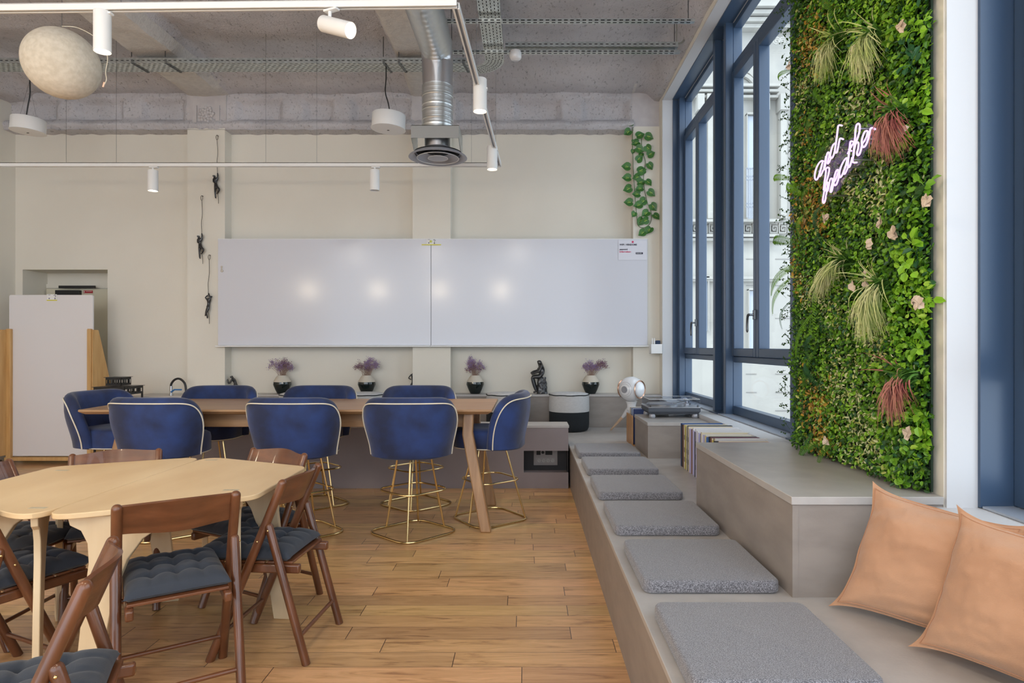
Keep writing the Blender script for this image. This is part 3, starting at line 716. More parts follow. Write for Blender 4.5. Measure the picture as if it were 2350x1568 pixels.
MB().box(a.x, YW-.0045, b.z, b.x, YW-.0035, a.z).build('sheet', MAT('plastic_sheet', (.74, .74, .80), .2), t)
def TX(s, px, py, size, mat, bold=.0008):
    p = at(px, py, YW-.006); return text_mesh(s, size, Matrix.Translation(p) @ Matrix.Rotation(PI/2, 4, 'X'), mat, 'printed_text', t, .0004, bold)
m_ink = MAT('navy_ink', (.02, .02, .05), .6)
TX('WIFI : VENDOME', 1422, 563.5, .0255, m_ink); TX('password', 1422, 574, .0225, m_ink); TX('hellovendome', 1422, 579.5, .0225, m_magenta)
MB().lathe([(.0115, 0), (.0115, .002)], 20, Matrix.Translation(at(1452, 555.5, YW-.005)) @ Matrix.Rotation(PI/2, 4, 'X')).build('magenta_dot', m_magenta, t)
a = at(1459, 579.3, YW-.006); b = at(1475.5, 583.6, YW-.006)
MB().box(a.x, YW-.006, b.z, b.x, YW-.005, a.z).build('caption_bar', m_ink, t)
text_mesh('SCAN ME', .0135, Matrix.Translation((a.x+.008, YW-.0065, b.z+.006)) @ Matrix.Rotation(PI/2, 4, 'X'), m_white, 'printed_text', t, .0003)

# rolling whiteboard
YM = 6.88
t = thing('rolling_whiteboard', 'tall white writing board in a honey pine frame on castors, in front of the door', 'whiteboard')
a = at(21, 677, YM); b = at(213, 1047, YM)
MB().prism(round_poly([(a.x, b.z), (b.x, b.z), (b.x, a.z), (a.x, a.z)], .02), 0, .02, Matrix.Translation((0, YM+.02, 0)) @ Matrix.Rotation(PI/2, 4, 'X')).build('writing_panel', MAT('matt_whiteboard', (.78, .76, .77), .4), t, bevel=.002)
for x0, x1, sd in ((17, 28, -1), (203, 212, 1)):
    A = at(x0, 755, YM-.01); B = at(x1, 1061, YM-.01)
    MB().prism(round_poly([(A.x, B.z), (B.x, B.z), (B.x, A.z), (A.x, A.z)], .012), 0, .035, Matrix.Translation((0, YM-.001, 0)) @ Matrix.Rotation(PI/2, 4, 'X')).build('upright', m_pine, t, bevel=.003)
    xs = A.x if sd > 0 else B.x-.022
    xs = B.x if sd > 0 else A.x-.022
    # side wing: tapered board flaring outwards and away
    M = frame((xs+(.0 if sd > 0 else .022), YM-.02, 0), (.22, 1, 0) if sd > 0 else (-.12, -1, 0), (0, 0, 1)) @ Matrix(((1, 0, 0, 0), (0, 0, 1, 0), (0, 1, 0, 0), (0, 0, 0, 1)))
    wp = [(0, .10), (.38, .10), (.38, .30), (.075, A.z-.01), (0, A.z-.01)]
    MB().prism(wp, -.011, .011, M).build('side_wing', m_pine, t, bevel=.003)
    for yy in ((YM+.05, YM+.33) if sd > 0 else (YM-.08, YM-.36)):
        MB().lathe([(.022, -.011), (.03, -.008), (.03, .008), (.022, .011)], 16, Matrix.Translation((xs+.05*sd*abs(yy-YM), yy, .031)) @ Matrix.Rotation(PI/2, 4, 'Y')).build('castor', m_black, t)
        MB().rod((xs+.05*sd*abs(yy-YM), yy, .055), (xs+.05*sd*abs(yy-YM), yy, .115), .008, 8).build('castor_stem', m_chrome, t)
A = at(14, 1049, YM); B = at(212, 1057, YM)
MB().box(A.x, YM-.03, B.z, B.x, YM+.04, A.z).build('bottom_rail', m_pine, t, bevel=.003)
note(119.5, 689.5, YM-.002, 'yellow magnet strip with sketch marks at the top of the rolling whiteboard', .055)
# ------------------------------------------------------------------ things on the platform and ledge
LZ = .736
vase_prof = [(.0, .0), (.052, .0), (.056, .006), (.078, .05), (.096, .095), (.098, .105), (.096, .118), (.094, .132)]
neck_prof = [(.094, .132), (.090, .145), (.066, .185), (.055, .198), (.052, .205), (.046, .205), (.044, .190)]
def vase(x, y, lab, seed, sty):
    t = thing('flower_vase', lab, 'vase', (x, y, LZ), 0, 'two tone vases of dried flowers on the back ledge')
    MB().lathe(vase_prof, 32).build('glazed_body', m_cer, t, ang=50)
    MB().lathe(neck_prof, 32).build('sand_collar', m_cerw, t, ang=50)
    rr = random.Random(seed); s1 = MB(); b1 = MB()
    for i in range(70):
        lobe, spread, hh, cx = rr.choice(sty)
        a = rr.uniform(0, 2*PI); q = math.sqrt(rr.random())*spread
        tip = Vector((cx+q*math.cos(a), .5*q*math.sin(a), .205+hh*(1-.45*(q/spread)**2)*rr.uniform(.72, 1)))
        base = Vector((rr.uniform(-.035, .035), rr.uniform(-.03, .03), .17)); mid = base.lerp(tip, .5)+Vector((0, 0, .02))
        s1.tube([base, mid, tip], [.0013, .0011, .0007], 3, cap=False)
        b1.k = lobe
        for j in range(16):
            d = Vector((rr.gauss(0, .014), rr.gauss(0, .011), rr.gauss(-.004, .014))); c = tip+d; r = rr.uniform(.0025, .005)
            s1.tube([tip-Vector((0, 0, .02)), c], .0005, 3, cap=False)
            b1.add([c+Vector(w)*r for w in ((1, 0, 0), (0, 1, 0), (-1, 0, 0), (0, -1, 0), (0, 0, 1), (0, 0, -1))], [(0, 1, 4), (1, 2, 4), (2, 3, 4), (3, 0, 4), (1, 0, 5), (2, 1, 5), (3, 2, 5), (0, 3, 5)])
    s1.build('dried_stems', m_stem, t, flat=True); tag(b1.build('dried_blossom', [m_purp, m_purp2], t, flat=True), kind='stuff')
def lx(px, Y=7.165): return (px-VX)*Y/F
vase(lx(648), 7.165, 'black and sand vase of dried lilac flowers, leftmost on the ledge', 1, [(0, .10, .20, -.05), (0, .09, .15, .03), (1, .07, .19, .02)])
vase(lx(841.5), 7.165, 'black and sand vase of mixed lilac and plum dried flowers, left of the middle pilaster', 2, [(0, .08, .22, .05), (1, .09, .16, -.05), (0, .07, .2, .05)])
vase(lx(1090.5), 7.165, 'black and sand vase of airy dried flowers, just right of the middle pilaster', 3, [(0, .10, .17, .02), (0, .04, .22, -.05), (1, .10, .12, .0)])
vase(lx(1355.5), 7.165, 'black and sand vase with blossoms leaning right, behind the white topped pouf', 4, [(0, .08, .17, -.01), (1, .06, .19, .12), (0, .08, .15, .02)])

def skin_fig(name, lab, cat, loc, pts, edges, mat, scale=1., extra=None, sub=2):
    t = thing(name, lab, cat, loc)
    me = bpy.data.meshes.new('figure_body'); me.from_pydata([Vector(p[:3])*scale for p in pts], edges, []); me.materials.append(mat)
    o = bpy.data.objects.new('figure_body', me); COL.objects.link(o); o.parent = t
    sk = o.modifiers.new('skin', 'SKIN'); sk.use_smooth_shade = True
    for i, p in enumerate(pts):
        r = p[3]*scale; me.skin_vertices[0].data[i].radius = (r, r)
    me.skin_vertices[0].data[0].use_root = True
    s = o.modifiers.new('sub', 'SUBSURF'); s.levels = sub; s.render_levels = sub
    return t
# boxer-like crouching figure (units: metres in the figure plane, y is depth)
def P2(px, py, dy, r, ox, oy, k): return ((px-ox)*k, dy, (oy-py)*k, r)
K = 1/22.4*YP/F
def Q(px, py, dy, r): return P2(px, py, dy, r, 850, 1400, K)
pts = [Q(930, 1000, 0, .018), Q(880, 850, 0, .017), Q(800, 690, 0, .021), Q(730, 600, 0, .011), Q(665, 530, 0, .019), Q(655, 500, 0, .016),
       Q(760, 680, -.03, .011), Q(690, 850, -.045, .010), Q(600, 870, -.04, .008), Q(560, 720, -.035, .008), Q(535, 660, -.035, .009),
       Q(770, 700, .03, .011), Q(720, 830, .045, .009), Q(640, 720, .03, .008), Q(690, 640, .02, .008),
       Q(870, 1060, -.02, .017), Q(680, 1150, -.03, .013), Q(670, 1250, -.03, .010), Q(730, 1380, -.03, .008), Q(670, 1392, -.035, .007),
       Q(960, 1080, .02, .016), Q(960, 1210, .025, .012), Q(1020, 1310, .03, .009), Q(1090, 1390, .03, .007), Q(1040, 1395, .03, .006)]
ed = [(0, 1), (1, 2), (2, 3), (3, 4), (4, 5), (2, 6), (6, 7), (7, 8), (8, 9), (9, 10), (2, 11), (11, 12), (12, 13), (13, 14), (0, 15), (15, 16), (16, 17), (17, 18), (18, 19), (0, 20), (20, 21), (21, 22), (22, 23), (23, 24)]
skin_fig('athlete_figurine', 'small black figurine of a crouching boxer beside the left pilaster', 'figurine', ((538-VX)*7.19/F, 7.20, LZ), pts, ed, m_bronze, 1.)
pts = [(0, 0, .145, .016), (-.01, 0, .19, .017), (-.005, 0, .24, .020), (.0, 0, .27, .009), (.005, 0, .30, .017), (.005, 0, .312, .014),
       (.03, .03, .235, .009), (.075, .05, .20, .008), (.10, .04, .235, .007), (-.03, -.02, .24, .009), (-.06, -.03, .20, .008), (-.02, -.04, .18, .007),
       (-.02, -.02, .12, .014), (-.045, -.02, .07, .011), (-.095, -.02, .03, .009), (-.125, -.02, .008, .007), (-.10, -.03, .006, .006), (.03, .02, .12, .013), (.07, .02, .08, .010), (.065, .02, .01, .008), (.095, .02, .006, .006)]
ed = [(0, 1), (1, 2), (2, 3), (3, 4), (4, 5), (2, 6), (6, 7), (7, 8), (2, 9), (9, 10), (10, 11), (0, 12), (12, 13), (13, 14), (14, 15), (15, 16), (0, 17), (17, 18), (18, 19), (19, 20)]
skin_fig('athlete_figurine', 'small black striding figurine half hidden by the middle pilaster', 'figurine', (-1.268, 7.215, LZ), pts, ed, m_bronze, .86)
# seated figure on a rock, plain stand-in
t = skin_fig('seated_sculpture', 'glossy black sculpture of a seated figure on a rock, right of the middle pilaster', 'sculpture', ((1234-VX)*7.15/F, 7.16, LZ),
   [(.045, 0, .215, .044), (.062, 0, .265, .044), (.052, 0, .325, .052), (.030, 0, .362, .026), (.010, 0, .385, .036), (.008, 0, .405, .032), (-.01, 0, .375, .022),
    (.04, -.05, .335, .020), (.02, -.06, .27, .016), (-.05, -.045, .245, .013), (-.078, -.04, .235, .012), (.04, .05, .335, .020), (.0, .06, .275, .016), (-.055, .045, .262, .013), (-.085, .04, .24, .011),
    (.02, -.035, .205, .030), (-.07, -.038, .20, .022), (-.045, -.038, .10, .019), (-.02, -.038, .03, .014), (-.055, -.04, .016, .012),
    (.02, .035, .205, .030), (-.065, .04, .21, .022), (-.03, .04, .10, .019), (.0, .04, .03, .014), (-.04, .04, .016, .012)],
   [(0, 1), (1, 2), (2, 3), (3, 4), (4, 5), (4, 6), (2, 7), (7, 8), (8, 9), (9, 10), (2, 11), (11, 12), (12, 13), (13, 14), (0, 15), (15, 16), (16, 17), (17, 18), (18, 19), (0, 20), (20, 21), (21, 22), (22, 23), (23, 24)], m_bronze, .93)
def rock(u, v):
    a = 2*PI*u; z = .185*v; r = .058*(1+.10*math.cos(3*a+1))-.012*v+.009*NZ(math.cos(a)*3, math.sin(a)*3, z*22)+.005*NZ(math.cos(a)*9, math.sin(a)*9, z*50)
    return Vector((.045+r*math.cos(a), r*.85*math.sin(a), z))
rk = MB(); rk.grid(rock, 40, 24, True); rk.add([rock(k/40, 1) for k in range(40)], [tuple(range(40))]); rk.build('rock_base', m_bronze, t, ang=25)

# woven poufs on the platform
def pouf(x, y, lab, proto=[None]):
    if proto[0] is None:
        t = thing('woven_pouf', lab, 'pouf', (x, y, BZ+.001), 0, 'round white and black poufs on the platform'); R = .212
        MB().lathe([(.17, 0), (.195, .008), (.208, .035), (R, .08), (R, .205)], 48).build('black_band', m_fabB, t, ang=60)
        MB().lathe([(R, .205), (R+.002, .24), (R+.001, .32), (R-.002, .378)], 48).build('white_band', m_fabW, t, ang=60)
        MB().lathe([(R-.002, .378), (R-.008, .388), (.17, .398), (.10, .403), (.01, .404)], 48).build('lid', m_fabW, t, ang=60)
        MB().tube([Vector((R*math.cos(2*PI*k/48), R*math.sin(2*PI*k/48), .380+.002*math.sin(k))) for k in range(48)], .005, 6, closed=True).build('black_trim', m_fabB, t)
        proto[0] = t
    else: dup(proto[0], (x, y, BZ+.001), RN.uniform(0, 6), lab)
pouf((1306-VX)*6.79/F, 6.79, 'white topped black pouf standing free beside the seated sculpture')
pouf((1162-VX)*6.79/F, 6.79, 'white and black pouf mostly hidden behind the right end stool')
pouf((836-VX)*6.79/F, 6.79, 'white and black pouf hidden behind the middle far stool, near the second vase')
pouf((689-VX)*6.79/F, 6.79, 'white and black pouf hidden behind the far stools, below the first vase')

# tripod speaker
c = at(1449, 893, 6.56)
t = thing('tripod_speaker', 'glossy white ball shaped speaker on wooden tripod legs, left of the turntable', 'speaker', (c.x, c.y, BZ))
R = .128; hz = c.z-BZ
M = Matrix.Translation((0, 0, hz)) @ Matrix.Rotation(math.radians(-42), 4, 'Z') @ Matrix.Rotation(PI/2, 4, 'X')
prof = [(.012, R*1.06)]
for k in range(2, 23):
    a = PI*k/24; rr = R*math.sin(a)*1.0; zz = R*1.06*math.cos(a)
    if k <= 19: prof.append((rr, zz))
MB().lathe(prof, 48, M).build('ball_body', m_whitepl, t, ang=60)
MB().lathe([(.035, R*1.062-.006), (.034, R*1.062+.0), (.0, R*1.062)], 28, M).build('tweeter_ring', m_grey, t)
rg = MB()
for rr in (.058, .075): rg.tube([M @ Vector((rr*math.cos(2*PI*k/32), rr*math.sin(2*PI*k/32), 1.06*math.sqrt(R*R-rr*rr)+.0005)) for k in range(32)], .0012, 5, closed=True)
rg.build('front_rings', m_grey, t)
for s in (-1, 1):
    Ms = Matrix.Translation((0, 0, hz)) @ Matrix.Rotation(math.radians(-46), 4, 'Z') @ Matrix.Rotation(s*PI/2, 4, 'Y')
    MB().lathe([(.080, .103), (.090, .112), (.094, .106)], 32, Ms, False).build('side_woofer_rim', m_copper, t)
    MB().lathe([(.079, .102), (.075, .112), (.05, .122), (.0, .126)], 32, Ms).build('side_woofer', m_whitepl, t, ang=60)
nk = MB(); nk.lathe([(.062, hz-.125), (.055, hz-.135), (.046, hz-.16), (.044, hz-.185), (.05, hz-.205), (.04, hz-.225), (.0, hz-.23)], 28)
fe = [(at(1402, 989, 6.78)-t.location), Vector((.15, -.02, 0)), Vector((.02, .17, 0))]; fe[0].z = 0
for f_ in fe:
    f_ = Vector((f_.x, f_.y, .006)); a = Vector((0, 0, hz-.19)); nk.tube([a, a.lerp(f_, .2)+Vector((0, 0, .01)), a.lerp(f_, .42)], [.042, .026, .0165], 12)
nk.build('stand_neck', m_whitepl, t, ang=60)
for f_ in fe:
    f_ = Vector((f_.x, f_.y, .006)); a = Vector((0, 0, hz-.19))
    MB().tube([a.lerp(f_, .42), f_], [.0165, .009], 12).build('leg', MAT('pale_beech', (.66, .47, .32), .5) if 'pale_beech' not in bpy.data.materials else bpy.data.materials['pale_beech'], t)
# timber sleeve rack at the far end of the record cabinet
t = thing('record_rack', 'honey coloured timber record rack at the far end of the record cabinet', 'rack')
m_rk = WOOD('rack_timber', (.42, .22, .09), (.52, .29, .13), (5, 5, 1), .45)
MB().box(.945, 5.712, BZ, .957, 6.02, .645).build('side_panel', m_rk, t, bevel=.002)
MB().box(.957, 5.712, BZ, 1.30, 6.02, BZ+.012).build('base', m_rk, t); MB().box(1.288, 5.712, BZ+.012, 1.30, 6.02, .645).build('side_panel', m_rk, t, bevel=.002)
m_sl = [MAT('sleeve_%s' % n_, c_, .45) for n_, c_ in (('navy', (.02, .04, .14)), ('plum', (.20, .07, .10)), ('cream', (.72, .66, .48)), ('white', (.74, .74, .76)), ('lilac', (.50, .48, .72)), ('brown', (.26, .13, .08)), ('black', (.03, .03, .035)), ('yellow', (.70, .58, .15)), ('rose', (.55, .30, .34)), ('blue', (.06, .16, .40)))]
nmz = ['navy', 'plum', 'cream', 'white', 'lilac', 'brown', 'black', 'yellow', 'rose', 'blue']
for k in range(8):
    y = 5.75+k*.03; i = (0, 3, 9, 0, 3, 6, 2, 3)[k]
    o = MB().box(0, 0, 0, .315, .012, .315).build('record_sleeve', m_sl[i]); o.location = (.964, y, BZ+.013)
    tag(o, '%s record sleeve in the timber rack behind the turntable' % nmz[i], 'record', 'records in the timber rack')
# records between the cabinets
y = 5.082; k = 0
seq = [0, 9, 6, 5, 1, 2, 7, 6, 2, 3, 6, 2, 8, 4, 5, 3, 4, 3, 4, 6, 3, 4, 8, 3, 4, 0, 2, 3, 4, 3, 7, 4, 3]
y = 4.78
place = 'in the row between the two cabinets'
tops = {0: 'darkest navy end', }
while y > 3.60:
    i = seq[k % len(seq)]; th = RN.choice([.012, .016, .022, .030]); hgt = .318+RN.uniform(-.012, .006); ins = RN.uniform(0, .018)
    mb = MB(); mb.k = 0; mb.box(0, 0, 0, .315, th, hgt); mb.k = 1; mb.box(.003, .002, hgt, .312, th-.002, hgt+.0006)
    if i in (2, 7, 3): mb.k = 2; [mb.box(-.0006, th*.3, zz, 0, th*.7, zz+.035) for zz in (.05, .12, .21)]
    o = mb.build('record_sleeve', [m_sl[i], m_sl[3 if i in (4, 3, 2) else i], m_sl[6]]); o.location = (1.148+ins, y-th, BZ+.001); o.rotation_euler = (RN.uniform(-.004, .004), 0, 0)
    third = 'far' if y > 4.4 else ('middle' if y > 4.0 else 'near')
    tag(o, '%s vinyl record sleeve in the %s part of the row between the two cabinets' % (nmz[i], third), 'record', 'vinyl records standing on the bench')
    y -= th+.002; k += 1
# turntable
c = at(1550, 958, 5.42)
t = thing('turntable', 'silver and black record player with clear lid on the record cabinet', 'turntable', (1.247, 5.375, .663))
w, dpt = .44, .33
for a in (-.18, .18):
    for b in (.035, .29): MB().lathe([(.024, 0), (.028, .006), (.028, .02), (.022, .032)], 20, Matrix.Translation((a, b, 0))).build('foot', m_grey, t)
MB().add([(-w/2, 0, .055), (w/2, 0, .055), (w/2, dpt, .055), (-w/2, dpt, .055), (-w/2+.02, .02, .03), (w/2-.02, .02, .03), (w/2-.02, dpt-.02, .03), (-w/2+.02, dpt-.02, .03), (-w/2, 0, .085), (w/2, 0, .085), (w/2, dpt, .085), (-w/2, dpt, .085)],
   [(4, 5, 1, 0), (5, 6, 2, 1), (6, 7, 3, 2), (7, 4, 0, 3), (0, 1, 9, 8), (1, 2, 10, 9), (2, 3, 11, 10), (3, 0, 8, 11), (7, 6, 5, 4), (8, 9, 10, 11)]).build('base', MAT('charcoal_base', (.07, .08, .10), .5), t, bevel=.003, ang=20)
MB().box(-w/2, 0, .085, w/2, dpt, .092).build('deck', m_chrome, t, bevel=.001)
MB().lathe([(.155, .092), (.157, .096), (.157, .108), (.15, .112), (.0, .112)], 48, Matrix.Translation((-.045, .165, 0))).build('platter', m_chrome, t)
ar = MB(); ar.lathe([(.034, .092), (.034, .105), (.018, .11), (.018, .135), (.0, .137)], 20, Matrix.Translation((.165, .24, 0)))
ar.rod((.165, .31, .135), (.165, .20, .132), .006, 8); ar.rod((.165, .20, .132), (.02, .07, .122), .0045, 8); ar.box(-.005, .05, .114, .03, .075, .126); ar.rod((.165, .275, .134), (.165, .32, .134), .016, 12)
ar.build('tonearm', m_chrome, t)
MB().lathe([(.008, .092), (.008, .103), (.0, .104)], 12, Matrix.Translation((-.20, .02, 0))).lathe([(.008, .092), (.008, .11), (.0, .111)], 12, Matrix.Translation((.20, .02, 0))).build('control_knobs', m_dark, t)
ld = MB(); T = .004
def slab(p, q): ld.box(p[0], p[1], p[2], q[0], q[1], q[2])
slab((-w/2+.006, .004, .0935), (w/2-.006, .004+T, .150)); slab((-w/2+.006, dpt-T, .0935), (w/2-.006, dpt, .158)); slab((-w/2+.006, .008, .0935), (-w/2+.006+T, dpt, .155)); slab((w/2-.006-T, .008, .0935), (w/2-.006, dpt, .155)); slab((-w/2+.006, .004, .155), (w/2-.006, dpt, .159))
ld.build('clear_lid', m_lid, t, bevel=.0015)
e = MB(); zt_ = .159
for a, b in (((-.214, .004), (.214, .004)), ((.214, .004), (.214, .33)), ((-.214, .004), (-.214, .33)), ((-.214, .33), (.214, .33))): e.rod((*a, zt_), (*b, zt_), .0016, 6)
e.build('lid_edge', m_white, t)
cb = MB(); cb.tube(catmull([(1.468, 5.46, .70), (1.474, 5.30, .675), (1.472, 5.15, .668), (1.464, 5.075, .64), (1.466, 5.05, .60), (1.464, 5.03, .50)], 6), .003, 6)
tag(cb.build('audio_cable', m_whitepl), 'thin pale cable trailing from the turntable over the record cabinet', 'cable')

# pen box at the right wall
p = at(1493, 790, 6.98); t = thing('pen_box', 'small white box of board pens on the wall at the whiteboard\'s right end', 'pen box')
b0 = Vector((p.x, 6.96, p.z-.105)); x1 = 1.484
bx = MB(); bx.box(b0.x, 6.96, b0.z, x1, 7.06, b0.z+.004); bx.box(b0.x, 6.96, b0.z, x1, 6.964, p.z); bx.box(b0.x, 7.056, b0.z, x1, 7.06, p.z); bx.box(b0.x, 6.96, b0.z, b0.x+.004, 7.06, p.z); bx.box(x1-.004, 6.96, b0.z, x1, 7.06, p.z)
bx.build('box', m_white, t, bevel=.001)
for k, (dx, mt, lab, cat) in enumerate(((.022, m_whitepl, 'white board pen at the left of the pen box', 'pen'), (.045, m_whitepl, 'white board pen in the middle of the pen box', 'pen'))):
    o = thing('board_pen', lab, cat, (b0.x+dx, 7.0, b0.z+.006)); MB().rod((0, 0, 0), (0, 0, .135), .008, 10).build('barrel', mt, o); MB().rod((0, 0, .135), (0, 0, .165), .006, 10, (0, 1)).build('cap', (m_white, m_white)[k], o)
tag(MB().prism(round_poly([(0, 0), (.05, 0), (.05, .135), (0, .135)], .012), 0, .03, Matrix.Translation((b0.x+.062, 7.035, b0.z+.01)) @ Matrix.Rotation(PI/2, 4, 'X')).build('board_eraser', MAT('navy_felt', (.03, .05, .10), .9)), 'navy board eraser standing in the white pen box', 'eraser')

# left corner: black stacked side tables and sink
def cut_table(cx, cy, z0, w, d, h_, leg, lab, cat):
    t = thing('black_side_table', lab, cat, (cx, cy, z0))
    MB().box(-w/2-.012, -d/2-.012, h_, w/2+.012, d/2+.012, h_+.004).build('top', m_black, t)
    for s, (a, b, ax) in enumerate(((-w/2, w/2, 'x0'), (-w/2, w/2, 'x1'), (-d/2, d/2, 'y0'), (-d/2, d/2, 'y1'))):
        mb = MB(); n_ = 6; L = b-a; hb = .08
        for (u0, u1, v0, v1) in [(0, 1, 0, .25), (0, 1, .72, 1)]+[(k/n_-.035, k/n_+.035, .25, .72) for k in range(n_+1)]:
            u0 = max(0, u0); u1 = min(1, u1); q0, q1 = a+L*u0, a+L*u1; z_0, z_1 = h_-hb+hb*v0, h_-hb+hb*v1
            if ax[0] == 'x': yy = -d/2 if ax[1] == '0' else d/2-.003; mb.box(q0, yy, z_0, q1, yy+.003, z_1)
            else: xx = -w/2 if ax[1] == '0' else w/2-.003; mb.box(xx, q0, z_0, xx+.003, q1, z_1)
        mb.build('pierced_apron', m_black, t)
    if leg:
        for sx in (-1, 1):
            for sy in (-1, 1): MB().box(sx*(w/2-.007)-.007, sy*(d/2-.007)-.007, 0, sx*(w/2-.007)+.007, sy*(d/2-.007)+.007, h_-.08).build('leg', m_black, t)
    return t
YL = 6.55
zt_ = EYE-(887-VY)*YL/F
cut_table((273-VX)*YL/F, YL, 0, .31, .31, zt_, True, 'black metal side table with pierced apron left of the sink', 'side table')
tt = cut_table((273-VX)*YL/F-.005, YL, zt_+.005, .16, .16, .088, False, 'small black pierced metal box on the black side table', 'metal box'); tt.name = 'pierced_box'
t = thing('sink_cabinet', 'low taupe sink cabinet left of the left pilaster', 'cabinet')
MB().box(-4.25, 6.90, 0, -3.42, YB-.002, .70).build('carcass', m_taupe, t); MB().box(-4.27, 6.88, .701, -3.40, YB-.002, .73).build('worktop', m_taupe_top, t, bevel=.003)
fx = (393-VX)*7.0/F
t = thing('kitchen_tap', 'black arched spray tap with a blue lever on the sink cabinet', 'tap', (fx, 7.0, .731))
MB().lathe([(.024, 0), (.024, .01), (.015, .014), (.015, .10), (.0, .10)], 20).build('tap_base', m_chrome, t)
MB().tube(catmull([(0, 0, .06), (0, 0, .12), (.04, 0, .17), (.10, -.01, .178), (.155, -.015, .13), (.172, -.02, .05), (.172, -.02, .02)], 6), .012, 10).build('hose_arch', m_black, t)
MB().rod((.01, -.02, .035), (.05, -.03, .062), .009, 8).rod((.05, -.03, .062), (.13, -.03, .062), .008, 8).build('lever', MAT('blue_lever', (.03, .16, .42), .4), t)

# ------------------------------------------------------------------ rope climbers on the left pilaster
def climber(px, py, ring, mir, variant, lab):
    k = 1/673.; Y = YP-.03; h0 = at(px, py, Y)
    def c(x, y, d, r): return ((x-259)*k*mir, d, (378-y)*k, r)
    if variant == 0:
        pts = [c(248, 478, 0, .017), c(243, 450, 0, .016), c(246, 428, 0, .021), c(238, 415, 0, .009), c(232, 403, 0, .017), c(233, 398, 0, .014),
               c(262, 424, -.005, .011), c(265, 402, -.008, .008), c(259, 381, 0, .007), c(231, 430, -.006, .011), c(236, 455, -.02, .008), c(252, 440, -.02, .007),
               c(243, 490, 0, .015), c(245, 527, -.008, .011), c(244, 560, 0, .008), c(249, 572, -.005, .006), c(257, 486, -.01, .015), c(281, 508, -.02, .011), c(262, 532, -.005, .008), c(254, 536, 0, .006)]
        ed = [(0, 1), (1, 2), (2, 3), (3, 4), (4, 5), (2, 6), (6, 7), (7, 8), (2, 9), (9, 10), (10, 11), (0, 12), (12, 13), (13, 14), (14, 15), (0, 16), (16, 17), (17, 18), (18, 19)]
    else:
        def c(x, y, d, r): return ((x-188)*k, d, (1280-y)*k, r)
        pts = [c(188, 1385, 0, .017), c(192, 1358, 0, .015), c(194, 1335, 0, .020), c(203, 1320, 0, .009), c(209, 1308, 0, .016), c(209, 1303, 0, .013),
               c(182, 1330, -.01, .010), c(170, 1318, -.015, .008), c(184, 1298, 0, .007), c(206, 1326, -.01, .010), c(199, 1300, -.012, .008), c(189, 1282, 0, .007),
               c(182, 1395, 0, .015), c(175, 1420, -.008, .010), c(167, 1450, 0, .007), c(163, 1454, 0, .006), c(193, 1400, -.01, .015), c(178, 1430, -.015, .010), c(183, 1462, -.005, .008), c(180, 1472, 0, .006)]
        ed = [(0, 1), (1, 2), (2, 3), (3, 4), (4, 5), (2, 6), (6, 7), (7, 8), (2, 9), (9, 10), (10, 11), (0, 12), (12, 13), (13, 14), (14, 15), (0, 16), (16, 17), (17, 18), (18, 19)]
    t = skin_fig('climbing_figurine', lab, 'figurine', h0, pts, ed, m_bronze)
    r0 = at(ring[0], ring[1], Y)-h0
    P = [Vector((r0.x, 0, r0.z)), Vector((r0.x*.6+.006, 0, r0.z*.6)), Vector((r0.x*.3-.004, 0, r0.z*.3)), Vector((0, 0, 0)), Vector((-.01, 0, -.14)), Vector((.01, 0, -.28)), Vector((.012, 0, -.345))]
    rp = MB().tube(catmull(P, 5), .0028, 6); L = r0+Vector((0, 0, .03))
    rp.tube([L+Vector((.011*math.sin(a), 0, .030*-math.cos(a) if math.cos(a) > 0 else .022*-math.cos(a))) for a in [2*PI*i/18 for i in range(18)]], .0026, 6, closed=True)
    rp.rod(L+Vector((0, 0, .022)), L+Vector((0, .029, .022)), .004, 6)
    rp.build('rope', MAT('dark_cord', (.08, .07, .06), .8) if 'dark_cord' not in bpy.data.materials else bpy.data.materials['dark_cord'], t)
climber(499, 396, (498, 321), 1, 0, 'black rope climbing figurine highest on the left pilaster')
climber(463, 534.5, (463, 460), 1, 0, 'black rope climbing figurine in the middle height on the left pilaster')
climber(478, 672, (480, 596), 1, 1, 'black rope climbing figurine lowest on the left pilaster, both arms up')

